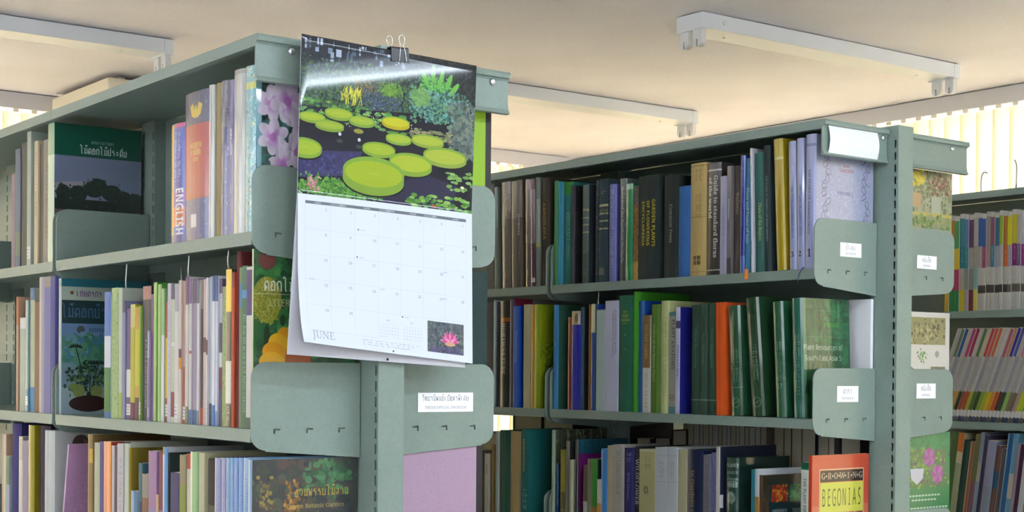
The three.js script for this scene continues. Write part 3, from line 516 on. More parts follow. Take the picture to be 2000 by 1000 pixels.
    fillAll(g, w, h, '#1f8a50'); scatter(g, 20, 0, w, 0, h * .15, 10, 30, ['#27965a', '#1b7c48']); g.fillStyle = '#4f7a4a'; g.fillRect(0, h * .14, w * .92, h * .3); scatter(g, 60, w * .02, w * .9, h * .15, h * .43, 6, 18, ['#6ba03c', '#4c8a34', '#7a6a80', '#5d5468', '#86b04e']); for (const [x, y] of [[.6, .2], [.76, .34]]) petals(g, w * x, h * y, 8, w * .11, w * .035, '#c06ab4', '#a84fa0'); g.fillStyle = '#d9dce8'; g.beginPath(); g.moveTo(w * .24, h * .29); g.lineTo(w * .5, h * .29); g.lineTo(w * .48, h * .37); g.lineTo(w * .37, h * .42); g.lineTo(w * .26, h * .37); g.fill();
    for (const [y, k] of [[.5, .55], [.535, .45], [.6, .85], [.635, .6]]) { g.fillStyle = '#cfe6d4'; for (let x = .5 - k / 2; x < .5 + k / 2; x += .06) g.fillRect(w * x, h * y, w * .045, h * .014); }
  },
  pinkPlain(g, w, h) { fillAll(g, w, h, '#c3a3bd'); scatter(g, 400, 0, w, 0, h, 2, 6, ['#bf9fba', '#c7a8c0', '#bb9cb8', '#c9aac4', '#b795b4']); },
};
const GW = (a) => ['g', ...a];
const wA1 = "on the calendar bookcase's top shelf", wA2 = "on the calendar bookcase's second shelf", wA3 = "on the calendar bookcase's third shelf";
const wB1 = "on the white-card bookcase's top shelf", wB2 = "on the white-card bookcase's second shelf", wB3 = "on the white-card bookcase's third shelf";
const H2 = H1 - PITCH, H3 = H1 - 2 * PITCH;
const HB = { hard: true }, GL = { finish: 'gloss' }, PL = { hard: true, finish: 'plastic' };
const NB0 = BAY + .0125, NEAR = BAY - .0135;     // books of the next bay end here; books of the near bay start here

// --- calendar bookcase, top shelf
row(FA, H1, 380, wA1, [
  [22, 341, 8, '#9c8794', [GW([.2, .7, '#6a5a66'])], 'thin mauve booklet at the left of the far bay', { ym: 420 }],
  [29, 293, 8, '#5f6f83', [['b', .7, .9, '#75806f']], 'slate blue magazine', { ym: 420 }],
  [41, 281, 10, '#3c443c', [], 'thin dark olive booklet beside a tall pale one'],
  [52, 259, 6, '#b9c4b8', [['l', .86, .95]], 'tall pale grey-green binder', { w: .024 }],
  [66, 277, 8, '#d8ccab', [GW([.1, .6, '#9a8c68'])], 'cream spined paperback'],
  [77, 283, 12, '#5a4c4a', [], 'dark brown paperback'],
  [84, 275, 10, '#8e8d82', [GW([.2, .8, '#5d5c52'])], 'grey-brown paperback'],
  [93, 243, 3, '#a9cdbf', [['b', 0, .23, '#5e9a86']], 'green landscape-covered gardening book with trees', { art: ART.landscape, d: .19, finish: 'gloss' }],
], NB0);
row(FA, H1, 350, wA1, [
  [330, 246, 8, '#4a4fae', [['b', 0, .04, '#c04a86'], ['v', .0, .35, '#3f6fc4'], ['b', .56, .7, '#7a4a9a'], ['b', .7, .86, '#c9662c'], ['v', 0, .3, '#d7a42c'], ['b', .93, 1, '#50408c'], ['g', .08, .5, '#8fb4dc'], ['t', 'ENGLISH', .735, '#f2f2f4', .56, 'bold', .16, 'sans-serif', .4]], 'thick blue English dictionary with colourful spine', { ...HB, finish: 'gloss' }],
  [357, 187, 6, '#333f86', [['b', .0, .22, '#3a4160'], ['s', ['#5a6a9a', '#8a94b4', '#2a3050'], .4], ['b', .22, .72, '#b03a38'], [(g, w, h) => { g.strokeStyle = '#e3c336'; g.lineWidth = w * .075; g.lineJoin = 'round'; for (const k of [[.3, .09, .36, .15, .46, .165, .5, .11, .54, .165, .64, .15, .7, .09], [.36, .08, .42, .14], [.64, .08, .58, .14]]) { g.beginPath(); for (let i = 0; i < k.length; i += 2) i ? g.lineTo(w * k[i], h * k[i + 1]) : g.moveTo(w * k[i], h * k[i + 1]); g.stroke(); } blob(g, w * .5, h * .155, w * .12, '#e3c336', h * .022); }], [(g, w, h) => { thai(g, 'พนานกรม', w * .5, h * .36, h * .034, '#d8b23c', .2); thai(g, 'ราบัศทิต', w * .5, h * .41, h * .034, '#d8b23c', .2); thai(g, 'สถาน', w * .5, h * .455, h * .026, '#d8b23c', .2); }], [(g, w, h) => { g.fillStyle = '#d9d9e2'; g.fillRect(w * .32, h * .82, w * .22, h * .09); }], ['b', .72, .722, '#20264e']], 'very thick red and blue dictionary with yellow emblem', { hard: true, finish: 'gloss' }],
  [405, 168, 4, '#d8d8d2', [['v', .6, .75, '#9c9c8c']], 'glossy white book beside the red and blue dictionary', PL],
  [419, 165, 8, '#b3a37a', [], 'narrow tan spined book', HB],
  [427, 161, 4, '#57507c', [['b', .0, .3, '#6d6a76'], ['s', ['#8a84a8', '#3c3858'], .5]], 'plastic wrapped violet book with crinkled spine', PL],
  [446, 158, 6, '#7a6a9a', [['t', 'ORCHIDS', .4, '#d8d0e4', .6]], 'thin violet plastic wrapped book', PL],
  [452, 140, 3, '#c9c8be', [['b', .0, .03, '#a8a89c']], 'tall silvery cream hardcover book', { ...PL }],
  [474, 133, 3, '#8fc0c4', [['s', ['#d8e8e4', '#4a7a70', '#e9e0a0', '#b6d6dc'], 1.4], ['b', .1, .14, '#d4d87a']], 'pink orchid covered plastic wrapped book beside the end plate', { ...PL, art: ART.orchid, d: .193 }],
], 0.0032, { uMax: NEAR });
// --- second shelf
row(FA, H2, 690, wA2, [
  [31, 580, 10, '#c8a892', [['b', 0, .25, '#c07a50']], 'thin white and orange booklet at the far end', { w: .014 }],
  [38, 621, 10, '#b9c4b4', [['b', 0, .12, '#efeeea']], 'short pale green booklet'],
  [49, 587, 10, '#7da3a8', [['b', .8, 1, '#3f7aa0'], ['l', .86, .94]], 'teal paperback with blue foot', GL],
  [58, 563, 14, '#c3c9ae', [['b', 0, .1, '#3c6a94'], ['b', .8, 1, '#4a8ab4']], 'pale olive paperback with blue ends'],
  [67, 590, 14, '#7d5a44', [], 'brown paperback between teal and cream ones'],
  [76, 542, 6, '#d4c7bb', [['v', .5, 1, '#a7a6c0']], 'tall cream and lilac magazine'],
  [86, 541, 6, '#6f72ae', [['b', 0, .08, '#8f8c86'], ['v', .6, 1, '#2f3a86']], 'tall blue-violet magazine'],
], NB0);
row(FA, H2, 690, wA2, [
  [106, 545, 4, '#7c9aa6', [['b', 0, .06, '#2f7c8e']], 'teal covered book with potted plants on the front', { art: ART.pottedPlant, d: .19, w: .016, finish: 'gloss' }],
  [203, 571, 6, '#dde3ea', [['b', 0, .35, '#5f84c0'], ['b', .6, .95, '#3f7a3c'], ['b', .95, 1, '#2f6fa8']], 'white paperback with blue head and green foot'],
  [217, 563, 8, '#a8bf8c', [['s', ['#7f9a62', '#c6d4ae', '#6a8a4e'], 1]], 'pale green mottled paperback'],
  [231, 563, 8, '#c9d0c4', [['b', .8, 1, '#9ab05a']], 'pale grey paperback with lime foot'],
  [238, 588, 8, '#8f92b2', [['b', 0, .1, '#5a5668']], 'grey-lilac paperback'],
  [246, 603, 10, '#6a5a86', [['b', .55, .8, '#e7e6e2'], ['l', .86, .96]], 'purple paperback with white sticker'],
  [254, 595, 8, '#b9b344', [['b', 0, .2, '#d4cc8a'], ['b', .85, 1, '#6a3048']], 'yellow-green paperback'],
  [263, 600, 8, '#c8a24a', [['b', .2, .7, '#c9c040'], ['b', .8, 1, '#5a3a4a']], 'amber and yellow paperback'],
  [271, 598, 8, '#94b25a', [['l', .84, .95]], 'yellow-lime paperback'],
  [278, 560, 12, '#45434c', [['b', 0, .1, '#b98a86'], ['g', .4, .9, '#a9a8b2']], 'dark charcoal magazine with pink head'],
  [288, 646, 6, '#b7a9c2', [['b', 0, .3, '#dedbe4'], ['l', .85, .95]], 'short lilac booklet'],
  [294, 575, 10, '#6f5a84', [], 'plum paperback beside bright green'],
  [299, 552, 8, '#57a03c', [['b', .6, 1, '#4a8a32']], 'bright grass green magazine', GL],
  [307, 556, 9, '#6aa84e', [['v', .5, 1, '#4f8c3c']], 'leaf green magazine with glossy spine', GL],
  [314, 564, 8, '#9cc08c', [['b', .35, 1, '#e4e4e8']], 'white and green paperback with sticker'],
  [322, 590, 10, '#9a5a48', [['b', .3, .8, '#d9b84a'], ['l', .85, .95]], 'rust paperback with yellow middle'],
  [326, 554, 8, '#cfcbd4', [['g', .1, .8, '#9a94a4']], 'pale lilac-grey magazine'],
  [333, 585, 8, '#c8cfb8', [['b', .75, .95, '#8a4a50'], ['b', .35, .38, '#e8e8e0']], 'sage paperback with wine-red foot'],
  [340, 555, 6, '#e3e1de', [['b', 0, .2, '#b9b6c0'], ['l', .86, .96]], 'clean white magazine with grey head'],
  [348, 548, 6, '#e0d4c6', [['b', .48, .54, '#6a4a5a'], ['b', .54, .62, '#d89a2c'], ['g', .7, .9, '#a87a5c']], 'cream magazine with plum and orange block'],
  [356, 550, 9, '#b06a58', [['b', 0, .6, '#c9a49a'], ['l', .88, .97]], 'brick-red thin magazine'],
  [361, 541, 5, '#dcd9d4', [['b', 0, .19, '#7d6880'], ['g', .5, .52, '#7a3a40'], ['b', .88, 1, '#8c8a6c']], 'white magazine with mauve head'],
  [368, 542, 6, '#e0dcd6', [['b', 0, .18, '#8a7490'], ['b', .5, .52, '#a86a6a'], ['b', .9, 1, '#5a7aa4']], 'white magazine with mauve head and blue foot'],
  [375, 545, 8, '#a89aae', [['b', 0, .17, '#6d5c74'], ['b', .9, 1, '#4a6a9a']], 'greyed mauve magazine'],
  [384, 548, 5, '#e9e7e4', [['b', 0, .16, '#7c8a90'], ['b', .9, 1, '#9a9a90']], 'white magazine with slate head'],
  [391, 547, 8, '#5a4a44', [['b', .0, .2, '#9a8a80'], ['b', .88, 1, '#b4583a']], 'dark umber magazine'],
  [396, 546, 8, '#d8c4be', [['b', .4, .5, '#6a3a4a']], 'blush pink magazine'],
  [402, 543, 4, '#ebe9ea', [['b', .42, .52, '#5e4a58'], ['l', .86, .97]], 'white magazine with dark plum block', { finish: 'gloss' }],
  [408, 541, 8, '#cfd2da', [['b', .85, 1, '#46505a']], 'pale blue-grey magazine with charcoal foot'],
  [413, 539, 4, '#eceef2', [['b', 0, .17, '#46648c'], ['b', .86, 1, '#5a86b8']], 'white magazine with navy head and blue foot'],
  [420, 539, 5, '#e6e9f0', [['b', 0, .17, '#5a6a94'], ['b', .9, 1, '#90a8c4']], 'bluish white magazine'],
  [427, 545, 8, '#6a5a78', [['b', .1, .3, '#c8c4d4'], ['b', .5, .6, '#e4e2e4'], ['b', .6, .75, '#7c3a5c']], 'purple and white striped magazine'],
  [433, 560, 8, '#9fb37c', [['s', ['#70894e', '#c4d0a8'], 1]], 'lime mottled magazine'],
  [440, 527, 5, '#4a4238', [['b', 0, .27, '#e8c41e'], ['b', .58, .85, '#e6e3da'], ['g', .87, .95, '#c8c4b8']], 'dark paperback with bright yellow head', { finish: 'gloss' }],
  [451, 532, 5, '#b5522c', [['b', 0, .1, '#8a3a2c'], ['g', .75, .95, '#3a2a24']], 'rust-orange paperback'],
  [460, 485, 8, '#6a2a2c', [], 'tall dark red hardcover', HB],
  [466, 523, 7, '#7f8f6c', [['b', .1, .25, '#5f8fb0']], 'olive grey paperback near the end'],
  [471, 520, 6, '#4f7a62', [['b', .15, .2, '#5fa0c8'], ['g', .3, .9, '#bcd0c0']], 'dark sea-green paperback'],
  [480, 522, 4, '#dfdad4', [['b', .02, .3, '#5a4a7c'], ['b', .93, 1, '#4a5a4a']], 'white paperback with purple head'],
  [491, 484, 3, '#d9dcae', [['b', .8, 1, '#e4d46a']], 'yellow flower covered book beside the end plate', { art: ART.yellowFlower, d: .19, finish: 'gloss' }],
], 0.0032, { uMax: NEAR });
// --- third shelf
row(FA, H3, 950, wA3, [
  [3, 847, 8, '#c9a88a', [['v', .5, 1, '#d8d4c4']], 'tan and cream booklet'],
  [11, 890, 8, '#aab0bc', [['b', 0, .3, '#6c8a6c']], 'short grey booklet'],
  [20, 816, 10, '#35306e', [['b', .8, 1, '#24365c']], 'tall deep indigo binder', HB],
  [36, 852, 8, '#a7a6b0', [['b', 0, .2, '#8a8a94']], 'grey-lilac magazine', GL],
  [44, 860, 8, '#9c90a8', [], 'mauve-grey magazine'],
  [52, 820, 4, '#a09422', [['v', 0, .25, '#d4cc86']], 'tall mustard yellow binder', { hard: true, finish: 'gloss', side: '#7d7a14' }],
  [74, 826, 16, '#3c2a44', [], 'dark aubergine book beside the white one', HB],
  [83, 840, 3, '#d3d8d6', [['v', .4, .6, '#c2c8c6']], 'white book with brown round photos on the front', { art: ART.circles, d: .19, hard: true, finish: 'matte' }],
], NB0);
row(FA, H3, 950, wA3, [
  [100, 868, 6, '#e6cbe2', [], 'pink covered thin book leaning over', { lean: -11, d: .19, w: .006, side: '#cba0c8', lx: 30, art: (g, w, h) => { fillAll(g, w, h, '#cf9fcb'); scatter(g, 200, 0, w, 0, h, 4, 14, ['#d4a6d0', '#c996c6', '#d8acd4']); } }],
  [171, 848, 4, '#8a7248', [['b', .1, .2, '#c9a648'], ['v', 0, .3, '#b39f6c']], 'brown and gold paperback'],
  [181, 864, 5, '#cfcfb4', [], 'cream cloth book', { w: .028, hard: true }],
  [194, 862, 8, '#4a3f80', [], 'violet-blue paperback'],
  [202, 862, 5, '#c9503c', [['v', .5, 1, '#e08a3c']], 'red and orange paperback', { finish: 'gloss' }],
  [217, 870, 6, '#cdc6c4', [['v', .5, 1, '#4a3a54'], ['b', .7, 1, '#6a9a5c']], 'white and plum striped paperback'],
  [228, 866, 4, '#cdc9cc', [['g', .1, .9, '#9a8a9c']], 'white paperback with grey print'],
  [240, 863, 4, '#d4d8c6', [['b', 0, .01, '#3a4a58']], 'cream-white hardcover', HB],
  [251, 875, 5, '#a08a20', [], 'olive gold covered album', { art: ART.gold, d: .16, w: .006, hard: true }],
  [255, 958, 5, '#a9c0d4', [['v', .5, 1, '#5f86a8']], 'short pale blue booklet'],
  [270, 904, 7, '#3c6672', [['b', .3, 1, '#35485a']], 'dark teal paperback'],
  [277, 925, 6, '#8a6044', [['b', 0, .2, '#9a9488']], 'short brown paperback'],
  [289, 880, 6, '#a886a8', [['b', .4, .9, '#9a94b4']], 'pink-lilac paperback'],
  [304, 966, 5, '#d6b296', [], 'short peach booklet'],
  [310, 881, 6, '#7a3a48', [['b', .4, 1, '#9a86a0']], 'wine-red paperback'],
  [317, 873, 5, '#e4e6ea', [['b', 0, .05, '#b89a5c'], ['v', .4, 1, '#5f9ad0']], 'white and sky blue paperback'],
  [327, 884, 5, '#20302c', [], 'black-green covered thin book', { ...HB, w: .006, d: .18 }],
  [332, 922, 6, '#3c3466', [], 'dark indigo paperback'],
  [350, 888, 6, '#9c9274', [['b', .2, .5, '#8a9444'], ['b', .6, .9, '#b48a30']], 'tan and olive paperback'],
  [364, 886, 8, '#d6d2c0', [['b', 0, .1, '#b44a3c']], 'ivory paperback with red head'],
  [371, 882, 5, '#5fa070', [['v', 0, .25, '#cfe0d0'], ['b', .7, 1, '#c4cc3c']], 'green and white paperback with yellow foot', GL],
  [388, 884, 5, '#c8c4a4', [], 'beige paperback beside the black one'],
  [402, 896, 8, '#3f3a36', [['b', .3, .5, '#6a6a58']], 'blackish brown hardcover', HB],
  ...[[419, '#6a82bc'], [432, '#7c86b8'], [441, '#5a9ac8'], [449, '#4f92cc'], [457, '#4a86c4'], [466, '#5590cc'], [475, '#6aa4d4']].map(([x, c], i) => [x, 894, 5, c, [['v', 0, .14, '#d3e2ee'], GW([.1, .5, '#3c5c94'])], 'thin blue magazine in the matching blue set', { group: 'set of thin blue magazines', finish: 'gloss', name: 'magazine', category: 'magazine' }]),
  [484, 898, 3, '#8ab0cc', [['v', .2, .5, '#c8dcea']], 'dark garden covered book beside the end plate', { art: ART.garden, d: .195, finish: 'gloss' }],
], 0.0032, { uMax: NEAR });

// --- white-card bookcase, top shelf
const goldBands = (c) => [[.245, .27], [.33, .345], [.4, .415], [.475, .49]].map(([a, b]) => ['b', a, b, c]);
row(FB, H1, 455, wB1, [
  [948, 362, 8, '#7a7a70', [], 'dull green-grey bound volume half hidden by the end plate', HB],
  [966, 366, 10, '#8c9a90', [['b', .4, 1, '#84887c']], 'glossy grey bound volume with crinkled wrap', { ...PL, w: .014 }],
  [979, 357, 6, '#7d7268', [['b', 0, .35, '#8f8478'], ['s', ['#5c5460', '#a89c8c'], .5]], 'broad taupe bound volume', PL],
  [998, 355, 8, '#8a8072', [['b', 0, .35, '#a39a84']], 'drab khaki bound volume', { hard: true, finish: 'gloss' }],
  [1009, 352, 6, '#6a6058', [['b', 0, .35, '#988e84'], ['t', 'JOURNAL', .42, '#dcdad4', .55, 'bold', 0, 'serif', .5]], 'grey-brown bound volume with white lettering', { hard: true, w: .022 }],
  [1026, 351, 6, '#8a7c74', [['b', 0, .1, '#a88a94'], ['b', .6, 1, '#6c5c54']], 'rosy taupe bound volume', PL],
  [1036, 350, 6, '#5a3a4c', [['b', .1, .6, '#8f7f88'], ['l', .92, .96]], 'plum bound volume', { hard: true, finish: 'gloss' }],
  [1046, 347, 8, '#8f978c', [['b', .2, .6, '#b4bab0'], ['b', .6, .64, '#b8bc6c']], 'grey-green bound volume', HB],
  [1056, 349, 12, '#4f453c', [['t', 'ARNOLDIA', .4, '#b08f3c', .5, 'bold', 0, 'serif', .6]], 'dark brown bound volume with gold lettering', HB],
], NB0, { lean: 1.2 });
row(FB, H1, 455, wB1, [
  [1073, 355, 4, '#5fa268', [['v', 0, .3, '#76b47c']], 'green cloth book at the left of the bay', { hard: true, w: .022 }],
  [1089, 356, 5, '#5fb0c4', [['v', .75, 1, '#4590a8']], 'slim turquoise book', HB],
  [1099, 357, 14, '#3f8a86', [['b', 0, .12, '#4a9a4a'], GW([.3, .75, '#a0c4bc'])], 'teal-green book with pale lettering', HB],
  [1114, 363, 8, '#4a4850', [['v', .5, .75, '#5c5450']], 'charcoal book', { hard: true, w: .014, side: '#1c1c20' }],
  [1135, 362, 4, '#6a7670', [...goldBands('#b4ae88'), ['b', .7, 1, '#5a635e'], ['s', ['#7c8a80', '#56605c'], .5]], 'worn grey-green book with gold bands', { hard: true, w: .024, side: '#262c34' }],
  [1161, 353, 10, '#3a4a50', [['s', ['#8a6a70', '#2c3a44', '#6a7a7c'], 1.4]], 'narrow speckled dark book', HB],
  [1167, 351, 4, '#33464e', [...goldBands('#b9b58a'), ['b', .29, .33, '#5d6a5c'], ['g', .12, .14, '#c4c09a'], ['s', ['#3c525a', '#2a3c44'], .6], [(g, w, h) => { g.fillStyle = '#7a7470'; g.fillRect(0, h * .86, w * .7, h * .07); }]], 'large navy book with gold bands', { hard: true, w: .034 }],
  [1187, 361, 3, '#8d8fc2', [['g', .06, .85, '#c9c9e2']], 'periwinkle blue book', { hard: true, w: .028, side: '#4a4a8c' }],
  [1208, 350, 8, '#5f6a66', [['s', ['#8f9a94', '#4a5450', '#a49a8c'], .8], ['t', 'Manual of the Northern Herbaria', .45, '#c2ccc8', .42, 'bold', 0, 'serif', .75]], 'grey patterned hardcover with white title', { hard: true, finish: 'gloss' }],
  [1220, 360, 4, '#1f8a5a', [['b', 0, .06, '#8ac4a8'], ['g', .15, .5, '#5ab48c']], 'bright emerald plastic wrapped book', { ...PL, w: .025 }],
  [1236, 364, 8, '#8a6a3c', [['b', 0, .2, '#6f6a62'], ['b', .8, 1, '#c8a25c'], ['s', ['#4a4436', '#c4a874'], .8]], 'narrow mottled ochre book'],
  [1244, 346, 3, '#24302e', [['t', 'ENCYCLOPEDIA', .46, '#c8b432', .2, 'bold', -.22, 'sans-serif', .44], ['t', 'OF FLOWERING', .46, '#c8b432', .2, 'bold', .02, 'sans-serif', .44], ['t', 'GARDEN PLANTS', .46, '#c8b432', .2, 'bold', .26, 'sans-serif', .46]], 'broad black book with three lines of gold lettering', { hard: true, w: .072 }],
  [1294, 345, 4, '#1f2826', [['t', 'Common Trees', .47, '#c2bfa6', .26, 'normal', .05, 'serif', .42]], 'black book with small white lettering', HB],
  [1323, 365, 5, '#3d74b0', [['v', 0, .2, '#5488c0'], ['s', ['#3468a4', '#4a80bc'], .5]], 'plain azure blue cloth book', HB],
  [1346, 321, 3, '#cdb57c', [['b', .02, .03, '#a08a54'], ['g', .06, .16, '#a8925c'], ['g', .28, .48, '#a08a58'], ['b', .475, .48, '#9c8652'], [(g, w, h) => { g.fillStyle = '#7d6838'; g.fillRect(w * .25, h * .82, w * .45, h * .08); g.fillStyle = '#cdb57c'; g.fillRect(w * .46, h * .82, w * .04, h * .08); g.fillRect(w * .25, h * .855, w * .45, h * .008); }], ['b', .96, .965, '#a08a54']], 'tall tan book with small crest at the foot', { hard: true, finish: 'matte' }],
  [1378, 320, 4, '#4a4442', [['t', 'Guide to standard floras', .48, '#e8e6e0', .34, 'bold', .16, 'serif', .74], ['t', 'of the world', .31, '#e8e6e0', .34, 'bold', -.2, 'serif', .38], ['b', .06, .075, '#d8d6d0'], ['b', .95, .96, '#d8d6d0']], 'dark grey book lettered Guide to standard floras', { hard: true, finish: 'gloss' }],
  [1406, 345, 4, '#b9bad2', [['g', .3, .6, '#8a8cb0']], 'pale lavender book', GL],
  [1419, 325, 6, '#8d8684', [['t', 'Orchid Names', .4, '#e2e0dc', .5, 'bold', 0, 'serif', .6], ['b', .85, 1, '#5a5458']], 'warm grey book with white title', GL],
  [1431, 325, 12, '#5c544c', [['t', 'Bulletin', .35, '#b4aa98', .5, 'normal', 0, 'serif', .5]], 'dark taupe book with tan title', HB],
  [1444, 305, 5, '#2c3f9c', [['b', .85, 1, '#5a76bc'], ['g', .1, .6, '#8fa4dc']], 'royal blue book', { hard: true, finish: 'gloss' }],
  [1454, 310, 6, '#4a86a8', [['t', 'Flora and Fauna of Asia', .5, '#d2e0e8', .7, 'normal', 0, 'serif', .7]], 'thin steel blue book with white title', HB],
  [1463, 290, 4, '#dcdce2', [['g', .15, .28, '#6a6a86'], ['t', 'World Checklist', .45, '#55557a', .6, 'normal', 0, 'serif', .4], ['t', 'Royal Garden Press', .8, '#55557a', .5, 'bold', 0, 'serif', .3]], 'tall white hardcover with small dark title', { hard: true, finish: 'gloss', w: .014, lean: 1.5 }],
  [1474, 300, 8, '#3f7068', [['t', 'Flora of the Region', .58, '#d0d06a', .36, 'normal', .1, 'serif', .32]], 'grey-green book with yellow-green lettering', { hard: true, lean: 1.6, side: '#b9bcbe' }],
  [1493, 285, 6, '#2c3a3c', [['t', 'THE FLORA OF PENINSULAR INDIA GRASSES', .5, '#a8b4b8', .4, 'normal', 0, 'sans-serif', .85]], 'tall blackish book with pale lettering', { hard: true, lean: 1.8, w: .018 }],
  [1516, 272, 3, '#b5a02f', [['b', 0, .14, '#c4b44a'], ['v', .6, .66, '#8a7a20'], ['b', .14, .16, '#d8d08a']], 'tall olive-yellow hardcover', { hard: true, finish: 'gloss', lean: 2.8, w: .026 }],
  [1541, 277, 4, '#a9b0d2', [['h', '3', .88, '#3a2a3c', .8], ['t', 'THE FLORA OF GARDEN TREES', .55, '#6a7098', .34, 'bold', .05, 'serif', .5]], 'pale lilac set volume by the olive-yellow hardcover', { ...PL, lean: 1.6 }],
  [1556, 271, 4, '#aeb4d6', [['h', '2', .88, '#3a2a3c', .8], ['t', 'THE FLORA OF GARDEN TREES', .55, '#6a7098', .34, 'bold', .05, 'serif', .5]], 'middle pale lilac set volume marked 2', { ...PL, lean: 1.2 }],
  [1570, 264, 3, '#b2b8da', [['h', '1', .88, '#3a2a3c', .8], ['t', 'THE FLORA OF GARDEN TREES', .5, '#6a7098', .3, 'bold', -.05, 'serif', .5], ['b', .07, .09, '#8a90b4']], 'pale lilac set volume marked 1 with floral cover', { hard: true, finish: 'gloss', art: ART.volumeOne, d: .19 }],
], 0.0032, { uMax: NEAR });
// --- second shelf
row(FB, H2, 700, wB2, [
  [948, 590, 6, '#6a6460', [], 'grey-brown hardcover half hidden by the dark green thesis', HB],
  [963, 586, 6, '#cfd8d6', [], 'thin white booklet', { w: .006 }],
  [969, 590, 7, '#22242a', [['g', .2, .9, '#7a7a80']], 'black magazine with grey dots', HB],
  [974, 588, 5, '#3f3934', [['v', 0, .2, '#a89a74'], ['t', 'HORTICULTURE', .45, '#c4beb0', .4, 'bold', 0, 'serif', .6], ['b', .16, .2, '#b46a34']], 'dark brown-black hardcover with white title', { hard: true, finish: 'gloss' }],
  [995, 584, 8, '#7c7684', [['v', .3, .5, '#d4d2d6'], ['v', .5, .7, '#3c3840']], 'thin grey striped book', GL],
  [1004, 577, 14, '#e4e1de', [['b', 0, .08, '#b83a5c']], 'thin white book with crimson head', { w: .004, side: '#dcd4d2', art: (g, w, h) => { fillAll(g, w, h, '#dcd8d4'); g.fillStyle = '#b83a5c'; g.fillRect(0, 0, w * .35, h * .07); } }],
  [1002, 598, 5, '#2462c4', [['v', 0, .12, '#bcd2ee'], ['t', 'COOPERATION', .4, '#7ea4dc', .5, 'bold', -.05, 'sans-serif', .45]], 'vivid blue paperback with pale lettering', { finish: 'matte', w: .024 }],
  [1022, 595, 5, '#d0c7a4', [], 'thick cream paperback', { w: .026 }],
  [1037, 596, 6, '#d19a1e', [['v', 0, .4, '#e0b030']], 'amber yellow paperback', GL],
  [1044, 595, 4, '#b4c83a', [['v', .5, 1, '#9cb024']], 'thick lime green paperback with leafy cover', { art: ART.limePlant, d: .17, finish: 'gloss', w: .022 }],
], NB0);
